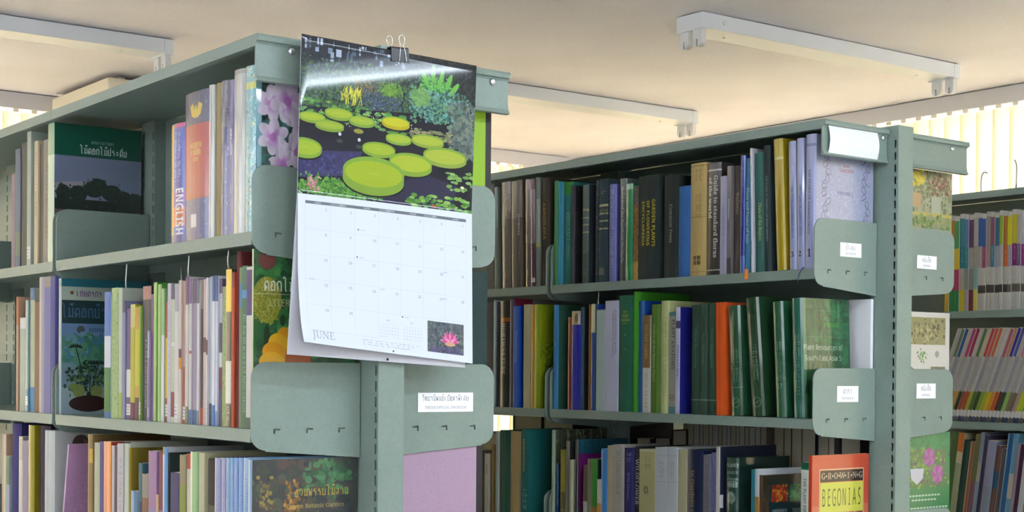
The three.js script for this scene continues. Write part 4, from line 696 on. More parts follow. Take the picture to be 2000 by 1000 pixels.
row(FB, H2, 700, wB2, [
  [1078, 596, 4, '#58a0d0', [['b', .4, .7, '#4892c6'], ['v', .75, 1, '#4a8cba']], 'sky blue hardcover at the left of the bay', { hard: true, w: .019, side: '#2f5a48' }],
  [1109, 620, 14, '#b03a4c', [['b', 0, .3, '#b8542c']], 'thin crimson paperback', GL],
  [1116, 608, 6, '#2a30b4', [['b', 0, .14, '#cdbf9c'], [(g, w, h) => { blob(g, w * .55, h * .07, w * .2, '#8a7a54', h * .045); blob(g, w * .85, h * .09, w * .1, '#e8e4da', h * .05); }]], 'ultramarine paperback with beige pictured head', { finish: 'gloss' }],
  [1134, 600, 8, '#3c5c70', [['g', .1, .85, '#a0b6c0']], 'dark teal paperback', { w: .012, side: '#1c2428' }],
  [1149, 595, 8, '#8a5c2c', [], 'thin brown spine before the cream and blue one'],
  [1154, 594, 6, '#2f55a4', [['b', 0, .27, '#e6e4c4'], ['v', .75, 1, '#3d5f58']], 'cream and blue paperback', GL],
  [1164, 605, 4, '#c0d2d0', [['b', 0, .01, '#8aa09c']], 'pale mint paperback', {}],
  [1181, 588, 4, '#d7d8ee', [['t', 'Contributions from the Herbarium', .3, '#7a7a90', .2, 'normal', .12, 'serif', .42], ['t', 'of Plants and Other Records', .28, '#7a7a90', .2, 'normal', .3, 'serif', .4]], 'large white-lilac paperback with fine lengthwise print', {}],
  [1206, 578, 3, '#20694e', [[(g, w, h) => { g.fillStyle = '#7a9444'; for (const [a, b, c, d] of [[.35, .13, .3, .02], [.28, .16, .44, .03], [.2, .2, .6, .025], [.35, .235, .3, .012], [.42, .33, .16, .014], [.44, .455, .12, .012]]) g.fillRect(w * a, h * b, w * c, h * d); }]], 'dark green hardcover with gold emblem', { hard: true }],
  [1235, 566, 4, '#4a9c22', [['v', .8, 1, '#3a8418']], 'bright green book taller than its neighbours', HB],
  [1247, 588, 10, '#3c6cac', [['v', .5, 1, '#5488b8']], 'medium blue paperback', { side: '#2450a0' }],
  [1255, 616, 5, '#dcd8d0', [['b', 0, .54, '#86683c'], ['t', 'Orchid Guide', .27, '#c4a878', .5, 'bold', 0, 'serif', .4], ['g', .6, .95, '#9a9690']], 'brown and white paperback'],
  [1269, 595, 5, '#66883a', [['v', .55, .65, '#4c6c28'], ['t', 'Index of the Native Flora', .45, '#c0cc98', .34, 'normal', -.1, 'serif', .6]], 'moss green paperback with white lettering', HB],
  [1288, 588, 4, '#ccd29c', [['g', .15, .85, '#98a068']], 'pale lime-cream hardcover', { hard: true }],
  [1306, 610, 5, '#a8a89c', [['b', 0, .04, '#5c8c94'], ['b', .93, 1, '#5c8c94'], ['t', 'PLANT ANATOMY', .32, '#55554c', .6, 'bold', .1, 'serif', .5], ['o', .84, '#3c3c38']], 'grey book lettered PLANT ANATOMY', { finish: 'matte' }],
  [1319, 600, 3, '#d5d3ee', [['b', .13, .2, '#5a547c'], ['t', 'HYDRANGEACEARUM', .5, '#5c5690', .46, 'bold', .05, 'serif', .5]], 'white-lavender book with purple capital lettering', { side: '#262c80', w: .014 }],
  [1348, 596, 8, '#2f4c3c', [['t', 'Plant Resources', .4, '#6c8a74', .4, 'normal', 0, 'serif', .5], ['b', .86, .87, '#87988c']], 'dark green slim hardcover from the matching set', { hard: true, group: 'matching dark green set' }],
  [1365, 595, 6, '#2f4c3c', [['t', 'Plant Resources', .4, '#6c8a74', .4, 'normal', 0, 'serif', .5], ['b', .86, .87, '#87988c']], 'dark green slim hardcover from the matching set', { hard: true, group: 'matching dark green set' }],
  [1380, 594, 6, '#2f4c3c', [['t', 'Plant Resources', .4, '#6c8a74', .4, 'normal', 0, 'serif', .5], ['b', .86, .87, '#87988c']], 'dark green slim hardcover from the matching set', { hard: true, group: 'matching dark green set' }],
  [1397, 591, 3, '#e5661c', [['v', .4, .46, '#c8520f'], ['v', .75, .8, '#f08038']], 'vivid orange book', { finish: 'cloth', lean: 1, w: .025 }],
  [1427, 598, 3, '#2e5a40', [['g', .4, .7, '#8aa894'], ['b', .74, .745, '#8aa894'], ['o', .88, '#a8b8ac']], 'crinkle-wrapped green volume beside the orange book', { ...PL, lean: 3, w: .036 }],
  [1468, 583, 2, '#27482f', [['g', .4, .7, '#8aa894'], ['o', .88, '#a8b8ac']], 'tallest crinkle-wrapped dark green volume', { ...PL, lean: 5.2, w: .038, ym: 720 }],
  [1515, 590, 4, '#2a6044', [['g', .35, .75, '#8aa894'], ['b', .66, .664, '#8aa894']], 'crinkle-wrapped mid-green volume', { ...PL, lean: 3.4, w: .03 }],
  [1549, 583, 2, '#2a6656', [['g', .3, .8, '#8aa894']], 'crinkle-wrapped green volume with lettered cover beside end plate', { ...PL, lean: 2.2, w: .03, art: ART.greenMedicine, d: .155 }],
], 0.006, { uMax: NEAR });
// --- third shelf
row(FB, H3, 930, wB3, [
  [932, 880, 6, '#5a5048', [], 'dark khaki book half hidden by the pink thesis', HB],
  [946, 886, 6, '#cbc7b4', [['t', 'FERNS', .22, '#3c3c38', .6, 'normal', 0, 'sans-serif', .24]], 'cream book lettered FERNS', { w: .016 }],
  [957, 868, 8, '#a8905c', [['v', .5, 1, '#8a744a']], 'ochre paperback', HB],
  [968, 842, 3, '#d9dcd4', [['v', .35, 1, '#a0aca0']], 'white edged paperback', { w: .008 }],
  [974, 840, 4, '#2f5a48', [['v', 0, .2, '#58705f']], 'deep green hardcover', HB],
  [994, 842, 5, '#b8a888', [['v', .3, .8, '#c4a874']], 'tan cloth book', HB],
  [1015, 838, 3, '#0e6a68', [[(g, w, h) => { g.fillStyle = '#c9a42c'; for (let i = 0; i < 6; i++) { const y = h * (.1 + .055 * i); g.fillRect(w * .3, y, w * .24, h * .01); g.fillRect(w * .38, y, w * .07, h * .045); g.fillRect(w * .28, y + h * .025, w * .28, h * .009); g.fillRect(w * .3, y + h * .04, w * .24, h * .008); } }], ['g', .6, .8, '#9cc4c0']], 'teal book with column of yellow characters', { hard: true, w: .038 }],
], NB0);
row(FB, H3, 930, wB3, [
  [1050, 838, 4, '#b7c9ae', [], 'book with tangled root picture on the front', { art: ART.roots, d: .18, w: .008 }],
  [1086, 905, 8, '#5a7fae', [['s', ['#8aa6c8', '#3c5a88'], 1], ['b', .6, 1, '#2f5a9c']], 'short marbled blue paperback', { w: .009, side: '#22303c' }],
  [1094, 878, 5, '#9a9234', [['b', .5, 1, '#6a6440'], ['g', .1, .4, '#c8c27a']], 'olive-yellow paperback'],
  [1104, 861, 5, '#a8a098', [['v', .5, 1, '#8c8478']], 'warm grey hardcover', { hard: true, w: .012, side: '#2c2a2a' }],
  [1112, 898, 3, '#cfd2b4', [], 'short cream paperback', { w: .0085 }],
  [1123, 858, 6, '#2a2a30', [], 'teal and magenta covered album', { art: ART.magenta, d: .17, w: .009, hard: true, finish: 'gloss' }],
  [1139, 908, 5, '#6a5c50', [['b', .5, 1, '#d2d0c8'], ['g', .5, .9, '#4a4a40']], 'thin umber booklet'],
  [1147, 896, 6, '#8a8a70', [], 'short khaki booklet'],
  [1155, 896, 5, '#3f9038', [['b', .6, 1, '#a8803c']], 'grass green paperback with ochre foot', { side: '#22303a' }],
  [1166, 936, 4, '#e4e2da', [['b', .4, 1, '#d8a468']], 'short white booklet with orange foot'],
  [1174, 876, 3, '#5a9ad8', [], 'slim sky blue paperback', GL],
  [1186, 870, 4, '#c4bca4', [], 'cream paperback with blank spine'],
  [1197, 868, 3, '#b8b4ac', [['g', .06, .5, '#8a867e']], 'pale grey paperback with lines of print'],
  [1217, 875, 4, '#33316a', [['g', .05, .15, '#9a98c4'], ['t', 'Wild Flowers', .4, '#a4a2cc', .3, 'normal', 0, 'serif', .4]], 'navy violet hardcover', HB],
  [1238, 872, 6, '#1f2024', [['t', 'WILDFLOWER', .36, '#d8d4c8', .75, 'normal', 0, 'serif', .56]], 'narrow black book with spaced white capitals', HB],
  [1248, 877, 3, '#bdb88c', [['b', 0, .025, '#d4d0ac'], ['g', .08, .2, '#94906a'], [(g, w, h) => { g.strokeStyle = '#6a6648'; g.lineWidth = 2; for (let i = 0; i < 6; i++) { g.beginPath(); g.ellipse(w * .45, h * .42, w * .2 * rnd() + 3, h * .02, i, 0, 6); g.stroke(); } }]], 'thick beige paperback with leaf drawing', {}],
  [1279, 873, 3, '#cdd2d6', [['b', .08, .083, '#9aa0a6'], ['g', .14, .3, '#a4a8ae'], ['b', .34, .343, '#9aa0a6']], 'white report volume with ruled lines', { group: 'pair of white ruled report volumes' }],
  [1302, 873, 3, '#cdd2d6', [['b', .08, .083, '#9aa0a6'], ['g', .14, .3, '#a4a8ae'], ['b', .34, .343, '#9aa0a6']], 'white report volume with ruled lines', { group: 'pair of white ruled report volumes' }],
  [1324, 878, 5, '#c4bfa0', [], 'buff paperback beside the navy one'],
  [1340, 878, 3, '#242a46', [['t', 'In Gardens of', .42, '#c8a86c', .34, 'normal', -.1, 'serif', .45]], 'navy hardcover lettered In Gardens of', { hard: true, finish: 'gloss' }],
  [1373, 888, 5, '#7c7c84', [['g', .1, .8, '#5c5c66']], 'mid grey paperback'],
  [1389, 884, 8, '#8486b0', [['s', ['#a0a2c4', '#6c6e9a'], 1]], 'thin lilac-blue paperback'],
  [1398, 872, 3, '#dad6d0', [], 'white spined book with navy cover', { art: ART.navy, d: .185, w: .012 }],
  [1416, 893, 6, '#26483e', [['h', 'PLANT', .08, '#c4d0c8', .28], ['h', 'NAMES', .15, '#a8b8ae', .24], ['h', 'LEXICON', .215, '#a8b8ae', .2], ['h', 'GREEN', .25, '#c4d0c8', .24], ['h', 'TREES', .28, '#c4d0c8', .26], [(g, w, h) => { blob(g, w * .45, h * .4, w * .34, '#8fa49a', h * .06); scatter(g, 40, w * .15, w * .75, h * .35, h * .45, 2, 5, ['#b8c8be', '#6f857a', '#50665a']); }]], 'dark green book with white leafy medallion', { ...PL, side: '#1f3a34', d: .17, w: .038 }],
  [1467, 917, 6, '#1f7f90', [], 'thin teal paperback'],
  [1474, 916, 4, '#d6dadc', [['b', .3, 1, '#a8823c']], 'thin white paperback with ochre foot'],
  [1483, 928, 5, '#5a4432', [], 'book lettered TREES & SHRUBS on its cover', { art: ART.bulbs, d: .15, w: .01, finish: 'gloss' }],
  [1564, 903, 3, '#2c7a4a', [['b', 0, .06, '#24604c'], ['b', .07, .9, '#dcdcd4'], ['t', 'THE PLANT FINDER', .36, '#5c8c6c', .5, 'bold', 0, 'sans-serif', .5]], 'green and white spined paperback', { finish: 'gloss' }],
  [1579, 890, 3, '#c84a2a', [], 'orange book lettered GROWING BEGONIAS beside the post', { art: ART.begonias, d: .185, w: .014, finish: 'gloss' }],
], 0.0032, { uMax: NEAR });

// --- far-side books of the white-card bookcase, seen over the third shelf with their page edges this way
const turnedRow = (list, h, where) => list.forEach(([u, t, ht, color, desc, more = {}]) => makeBook(FB, { u, t, ht, color, h: h + .0002, v: WID - .006, d: .18, turned: true, ops: [], label: desc + ' ' + where, ...more }));
{
  let u = 0.665; const list = [];
  for (let i = 0; u > 0.4; i++) { const t = rr(.009, .02); list.push([u, t, rr(.277, .287), ['#b9a89c', '#c6b4a4', '#a99a92'][i % 3], 'cream page-edged journal facing the aisle beyond', { group: 'cream page-edged journals', whitePages: i % 3 > 0, name: 'journal', category: 'journal' }]); u -= t + .0012; }
  turnedRow(list, H3, 'behind the third shelf of the white-card bookcase');
  turnedRow([[.372, .03, .29, '#a8902c', 'mustard yellow book facing away'], [.34, .022, .285, '#6a5c1c', 'dark ochre book facing away'], [.316, .03, .287, '#b4962c', 'golden yellow book facing away'], [.284, .04, .285, '#4a5a74', 'slate blue book facing away'], [.235, .03, .28, '#c4bcb4', 'pale grey book facing away'], [.203, .016, .28, '#b4a4a4', 'dusty rose book facing away'], [.17, .06, .27, '#3a2a2c', 'blackish maroon book facing away', { hard: true }]], H3, 'behind the GROWING BEGONIAS book');
  turnedRow([[1.0, .1, .288, '#3a3430', 'thick dark umber box file facing away', { hard: true }], [1.115, .11, .232, '#5a4c3c', 'lower brown box file facing away', { hard: true }], [1.255, .135, .288, '#2f2c2c', 'tall charcoal box file facing away', { hard: true }], [1.395, .135, .288, '#34302c', 'tall black-brown box file facing away', { hard: true }], [1.6, .2, .225, '#4a4038', 'long low brown box file facing away', { hard: true }]], H3, 'behind the teal book with yellow characters');
  turnedRow([[.856, .05, .235, '#3a2a2a', 'dark brown book facing away'], [.79, .06, .24, '#2a2424', 'thick blackish box file facing away', { hard: true }], [.725, .055, .262, '#6a4038', 'russet book facing away', { hard: true }]], H3, 'behind the navy violet hardcover');
}
// --- end-of-row covers on the far sides
const endBook = (F, o) => makeBook(F, { u: o.t + .0035, turned: true, v: WID - .004, ops: [], ...o, h: o.h + .0002 });
endBook(FA, { h: H1, t: .03, d: .185, ht: 0.282, color: '#15161a', side: '#a6d41a', hard: true, finish: 'matte', backArt: (g, w, h) => { fillAll(g, w, h, '#a9d81c'); g.fillStyle = '#1c1c1e'; g.fillRect(w * .93, 0, w * .1, h); }, v: WID - .002, label: "lime green covered thesis with black spine on the calendar bookcase's far side", name: 'thesis' });
endBook(FA, { h: H2, t: .035, d: .19, ht: 0.272, color: '#22382f', side: '#1f3b38', hard: true, label: "dark green covered thesis on the calendar bookcase's far side", name: 'thesis', v: WID - .008 });
endBook(FA, { h: H3, t: .03, d: .185, ht: 0.278, color: '#1b1b1f', hard: true, label: "dusty pink covered thesis with black spine on the calendar bookcase's far side", name: 'thesis', backArt: (g, w, h) => { ART.pinkPlain(g, w, h); g.fillStyle = '#1b1b1f'; g.fillRect(w * .925, 0, w * .1, h); }, v: WID - .016, finish: 'matte' });
endBook(FB, { h: H1, t: .02, d: .19, ht: 0.238, color: '#8d9a6a', label: 'flower shelf photo covered book on the white-card bookcase far side', backArt: ART.shelfPots, finish: 'gloss' });
endBook(FB, { h: H2, t: .02, d: .19, ht: 0.235, color: '#d8d6d0', label: 'white book with several photos on the white-card bookcase far side', backArt: ART.panels, v: WID - .008, finish: 'gloss' });
endBook(FB, { h: H3, t: .02, d: .19, ht: 0.28, color: '#1f8a50', label: 'green book with pink flowers on the white-card bookcase far side', backArt: ART.greenFlowers, v: WID - .002, finish: 'gloss' });

// --- bookcase before the blind
const wC1 = "on the window-side bookcase's top shelf", wC2 = "on the window-side bookcase's second shelf", wC3 = "on the window-side bookcase's third shelf";
{
  const xs = [1845, 1854, 1863, 1874, 1883, 1892, 1901, 1910, 1918, 1926, 1934, 1943, 1951, 1959, 1967, 1976, 1985, 1994];
  const c1 = ['#c8a24a', '#c98a3a', '#5a9a6a', '#3f9a9c', '#6a86b4', '#6a4a6c', '#c2bcb4', '#4472b0', '#3a66a8', '#b0a49c', '#8a5a72', '#4a7a94', '#9ab83c', '#c0843a', '#d8cf1e', '#d2c82a', '#c4c2b4', '#dfdfe8'];
  const n1 = ['ochre', 'orange', 'green', 'teal', 'steel blue', 'plum', 'grey', 'blue', 'cobalt', 'taupe', 'mauve', 'petrol', 'lime', 'amber', 'lemon', 'canary', 'ivory', 'white'];
  const c2 = ['#d0b040', '#7a5a3c', '#d4b92e', '#2c8290', '#2f8a94', '#b4b0a8', '#a8a494', '#bdb2ac', '#9c4a70', '#b49a94', '#4a86a0', '#b0b4bc', '#c0bcc0', '#d0743a', '#b8aab4', '#8a2f7c', '#7c6a90', '#9a3a86'];
  const n2 = ['mustard', 'brown', 'yellow', 'blue-green', 'teal', 'grey', 'khaki', 'beige', 'magenta', 'blush', 'blue', 'silver', 'pale', 'orange', 'lilac', 'purple', 'violet', 'fuchsia'];
  const c3 = ['#b86a5c', '#b04a5c', '#a83a60', '#c8b8ac', '#8f9a94', '#9a9a94', '#8ab0a8', '#d6d2c6', '#d6d3c8', '#d8d5cb', '#d4d1c8', '#dad7ce', '#d8d6cc', '#d5d2ca', '#d9d6ce', '#d6d4cc', '#d8d6cf', '#d5d4cd'];
  const c4 = ['#c9a430', '#2f8a4c', '#2a7c4a', '#c8bc3a', '#b8a8a0', '#7a3048', '#d4cc6a', ...c3.slice(7)];
  row(FC, CTOPS[0], 520, wC1, xs.map((x, i) => [x, 418 - (x - 1880) * .09 + 2 * (i % 3), 6 + 3 * (i % 2), '#dcd9d0', [['b', .05, .34, c1[i]], ['b', .34, .56, c2[i]], ['b', .56, .78, c3[i]], ['b', .78, 1, c4[i]], ...(i > 6 ? [['b', .74, .82, i > 13 ? '#6a645c' : '#45433e'], ['g', .58, .74, '#a9a69c'], ['g', .86, .97, '#b0ada4']] : []), GW([.36, .5, '#e8e4e0'])],
    `white topped magazine banded ${n1[i]} and ${n2[i]}`, { name: 'magazine', category: 'magazine', d: .17 }]), FC.onV(2004, 520, .008).u);
  const xs2 = [], N2 = 27; for (let i = 0; i < N2; i++) xs2.push(1812 + i * 7.1);
  const head = ['#b8b4ae', '#6a7a5c', '#2f5a98', '#c8b8a8', '#b04a7a', '#a82a54', '#cdc4bc', '#5a7a3c', '#d2c8b4', '#b84a4c', '#c8604a', '#c9764a', '#cfc8bc', '#d8d0cc', '#b46a74', '#c8906c', '#2c2f8c', '#5a5a9c', '#c2beb8', '#c88a8c', '#a83a74', '#9c2c64', '#c8c4b4', '#7aa05a', '#6a4a44', '#c8c0b4', '#a05a6a'];
  const hn = ['ash', 'olive', 'blue', 'sand', 'rose', 'crimson', 'stone', 'fern', 'cream', 'red', 'coral', 'copper', 'oat', 'pearl', 'dusty pink', 'apricot', 'ultramarine', 'lavender', 'silver', 'salmon', 'magenta', 'raspberry', 'linen', 'leaf', 'umber', 'buff', 'wine'];
  const foot = ['#8a3a30', '#9c3c34', '#a84838', '#b8542c', '#c88a4a', '#c4a45c', '#2c3a2c', '#9a4c2c', '#a8542c', '#a8a83a', '#4c6a2c', '#3a4a24', '#7aa03a', '#b0a82c', '#c9b41e', '#c48a2c', '#b4582c', '#6a3a28', '#2c4a3c', '#8fb45a', '#8a7a5c', '#7a6a5c', '#b09a8c', '#b8c030', '#a4b82c', '#3a5a34', '#2f3a5c'];
  const fn = ['brick', 'rust', 'terracotta', 'orange', 'tan', 'straw', 'bottle green', 'sienna', 'russet', 'lime', 'moss', 'dark green', 'green', 'yellow', 'golden', 'amber', 'burnt orange', 'brown', 'pine', 'pale green', 'drab', 'taupe', 'dun', 'acid yellow', 'chartreuse', 'forest', 'navy'];
  row(FC, CTOPS[1], 818, wC2, xs2.map((x, i) => [x, 641 + 3 * Math.sin(i), 8 + (i % 3), '#cfcbc4', [['b', 0, .3, head[i]], ['v', 0, .25, '#d8d5ce'], ['b', .3, .68, ['#bab6b0', '#cac6be', '#a8a8ac', '#c2bcb4'][i % 4]], ['g', .34, .64, '#77747a'], ['b', .68, .88, foot[i]], ['b', .88, .95, '#e0ded8'], ['b', .95, 1, ['#4a4a5c', '#5c5a4a', '#3a4a6c'][i % 3]]],
    `leaning magazine with ${hn[i]} head and ${fn[i]} foot`, { name: 'magazine', category: 'magazine', lean: -21, lx: 66, d: .17 }]), FC.onV(2004, 818, .008).u);
  row(FC, CTOPS[2], 985, wC3, [
    [1838, 842, 10, '#4a6a3c', [], 'dark leaf green leaning book', { lean: -7.5 }],
    [1851, 845, 8, '#b8b08c', [['b', 0, .2, '#c0702c'], ['b', .2, .32, '#cfc6a0'], ['b', .32, 1, '#a0a884']], 'beige leaning magazine with orange head', { lean: -7.5 }],
    [1862, 860, 8, '#1f3a34', [['v', .6, 1, '#2f4a40']], 'bottle green leaning hardcover', { lean: -7.5, hard: true }],
    [1876, 862, 6, '#c2a47c', [['v', .4, 1, '#8a5a40']], 'thin tan and brown leaning booklet', { lean: -7.5 }],
    [1884, 848, 8, '#6a6a44', [['b', .5, 1, '#7a5a68']], 'khaki leaning magazine', { lean: -7.5 }],
    [1894, 842, 6, '#8a94a0', [['b', .3, .5, '#a8a490']], 'blue-grey leaning magazine', { lean: -7.5, finish: 'gloss' }],
    [1902, 850, 10, '#4a4058', [], 'dark plum leaning magazine', { lean: -7.5 }],
    [1909, 861, 5, '#9a9cb0', [['b', .5, 1, '#8f98a4']], 'broad pale lilac leaning folder', { lean: -7.5 }],
    [1927, 870, 8, '#6a5048', [['b', .3, .5, '#2f5a78']], 'russet leaning magazine', { lean: -7.5 }],
    [1937, 875, 10, '#54505c', [['v', 0, .2, '#a8907c']], 'smoky grey leaning magazine', { lean: -7.5 }],
    [1946, 843, 5, '#6f94a8', [['v', .3, 1, '#2f5f88']], 'tall steel blue leaning magazine', { lean: -7.5, finish: 'gloss' }],
    [1957, 845, 6, '#6c9ab0', [['b', .4, .65, '#c4bcae']], 'powder blue leaning magazine with cream label', { lean: -7.5, finish: 'gloss' }],
    [1966, 866, 6, '#9a8c90', [], 'rose-grey leaning magazine', { lean: -7.5 }],
    [1973, 868, 10, '#4a2f4a', [], 'aubergine leaning magazine', { lean: -7.5 }],
    [1981, 866, 5, '#c8c6c4', [], 'off-white leaning magazine', { lean: -7.5 }],
    [1992, 880, 7, '#8a7c5c', [], 'bronze leaning magazine', { lean: -7.5 }],
  ], FC.onV(2006, 985, .008).u);
}
console.log('books', bookCount, 'atlases', RESERVED.length);

// ---------------------------------------------------------------- labels, card, flag on the shelving
function sticker(F, name, label, u, v0, v1, h0, h1, lines, group) {
  const w = v1 - v0, h = h1 - h0, c = canvas(Math.round(w * 3000), Math.round(h * 3000)), g = c.getContext('2d');
  g.fillStyle = '#ecedf0'; g.fillRect(0, 0, c.width, c.height); lines(g, c.width, c.height);
  const t = new THREE.Mesh(new THREE.BoxGeometry(w, h, 0.0006), [0, 0, 0, 0, 1, 0].map((k) => k ? std(0xffffff, 0.6, { map: ctexture(c) }) : M.paper));
  t.name = numbered(name); t.castShadow = t.receiveShadow = true; scene.add(t); tag(t, label, 'label', group);
  F.place(t, u - .0003, (v0 + v1) / 2, (h0 + h1) / 2); t.rotation.y += Math.PI / 2;
  return t;
}
const two = (a, b, s = .3, s2 = .2) => (g, w, h) => { thai(g, a, w / 2, h * .34, h * s, '#6a6a72', .09); text(g, b, w / 2, h * .76, h * s2, '#6a6a72', 'serif', 'normal'); };
sticker(FA, 'shelf_label', 'white label reading THESIS/SPECIAL PROBLEM on the calendar bookcase plate', -.0012, .316, .432, H2 + .024, H2 + .0575, (g, w, h) => { thai(g, 'วิทยานิพนธ์/ปัญหาพิเศษ', w / 2, h * .3, h * .24, '#5a5a62', .1); text(g, 'THESIS/SPECIAL PROBLEM', w / 2, h * .76, h * .2, '#6a6a72', 'serif', 'normal'); });
const onB = (x, y) => FB.onU(x, y, 0);
for (const [x0, y0, x1, y1, lab, d] of [
  [1640, 473, 1681, 504, 'white label on the plate below the pale lilac set volume', two('อ้างอง', 'REFERENCE')],
  [1790, 498, 1828, 527, 'white label on the plate below the flower shelf photo cover', two('หนังสือ', 'GENERAL')],
  [1634, 754, 1675, 785, 'white label on the plate above the GROWING BEGONIAS book', two('ตำรา', 'REFERENCE')],
  [1789, 749, 1826, 778, 'white label on the plate above the green pink-flowered book', two('หนังสือ', 'GENERAL')]]) {
  const a = onB(x0, y0), b = onB(x1, y1); sticker(FB, 'shelf_label', lab, -.0012, a.v, b.v, b.h, a.h, d);
}
{ // bowed white card tucked under the rolled lips of the end holder
  const v0 = 0.006, v1 = 0.165, h0 = HT - .0705, h1 = HT - .0125, sh = [], n = 10;
  for (let i = 0; i <= n; i++) { const a = i / n; sh.push([-.0035 - .0055 * Math.sin(Math.PI * a), h0 + (h1 - h0) * a]); }
  const s = new THREE.Shape(); sh.forEach(([a, b], i) => i ? s.lineTo(a, b) : s.moveTo(a, b)); [...sh].reverse().forEach(([a, b]) => s.lineTo(a + .0006, b));
  const g = new THREE.ExtrudeGeometry(s, { depth: v1 - v0, bevelEnabled: false }); g.rotateY(Math.PI); g.translate(.0215 + .0036, 0, -v0);
  const t = thing('index_card', 'blank white card bowed into the end holder of the bookcase', 'card'); FB.place(t, 0, 0, 0); mesh('sheet', uvMetres(g), M.paper, t);
}
{ // white pamphlet case standing against the back panel behind the green volumes
  const t = thing('pamphlet_case', 'white pamphlet case peeking out behind the lettered green volume', 'case'); FB.place(t, 0, 0, H2 + .0002);
  mesh('case_body', uvMetres(rbox(.005, .075, .1915, .2, 0, .258, .001)), M.paper, t);
}
{ // small orange flag stuck on a shelf edge
  const a = FB.onV(1458, 537, 0), m = mesh('sticky_flag', box(-.005, .005, -.0008, 0, -.01, .012), std(0xf08a2c, 0.5), scene); tag(m, 'small orange flag stuck on the shelf edge below the white hardcover', 'flag'); FB.place(m, a.u, -.0002, H1 - .004);
}
{ // dark ribbon ends hanging over the shelf edge
  const a = FB.onV(1565, 545, 0); const t = mesh('bookmark_ribbon', tube([P3(0, .01, .001), P3(-.006, -.003, .001), P3(.002, -.004, -.012), P3(.008, -.004, -.03)], .0011, 20), std(0x2c3a5c, .6), scene); FB.place(t, a.u, 0, H1 + .0016); tag(t, 'dark blue bookmark ribbon hanging over the shelf below volume 1', 'ribbon');
}
// wire book supports that hang below a shelf
function wireSupport(F, u, hTop, hBot, label) {
  const t = mesh('wire_book_support', tube([P3(0, .02, 0), P3(0, .02, hBot - hTop + .01), P3(0, .03, hBot - hTop), P3(0, .12, hBot - hTop), P3(0, .13, hBot - hTop + .01), P3(0, .13, 0)], .0016, 40, 6), M.wire, scene);
  F.place(t, u, 0, hTop); tag(t, label, 'book support'); return t;
}
const under = (x, y, F = FA) => F.onV(x, y, .02).u;
wireSupport(FA, .549, H1 - .0222, H2 + .232, 'wire book support hanging above the pale green mottled paperback');
wireSupport(FA, .275, H1 - .0222, H2 + .246, 'wire book support hanging above the white magazines');
wireSupport(FA, .1225, H1 - .0222, H2 + .255, 'wire book support hanging beside the yellow-headed paperback');
wireSupport(FB, .705, H1 - .0222, H2 + .24, 'wire book support hanging above the white-lilac paperback');
for (const [x, y, k, lab] of [[1918, 337, 0, 'hooked wire standing on the window-side bookcase top'], [1985, 312, 1, 'long bent wire standing on the window-side bookcase top']]) {
  const a = FC.onV(x, y, .12), L = a.h - HT;
  const t = mesh('wire_book_support', tube(k ? [P3(.006, 0, L), P3(0, 0, L - .012), P3(0, 0, .02), P3(.018, .02, .004), P3(-.04, .03, .003), P3(-.1, .03, .003)] : [P3(-.018, 0, L - .004), P3(-.008, 0, L), P3(0, 0, L - .008), P3(0, 0, .01), P3(.0, .02, .003), P3(.0, .08, .003)], .002, 40, 6), M.wire, scene);
  FC.place(t, a.u, .12, HT + .0002); tag(t, lab, 'wire');
}

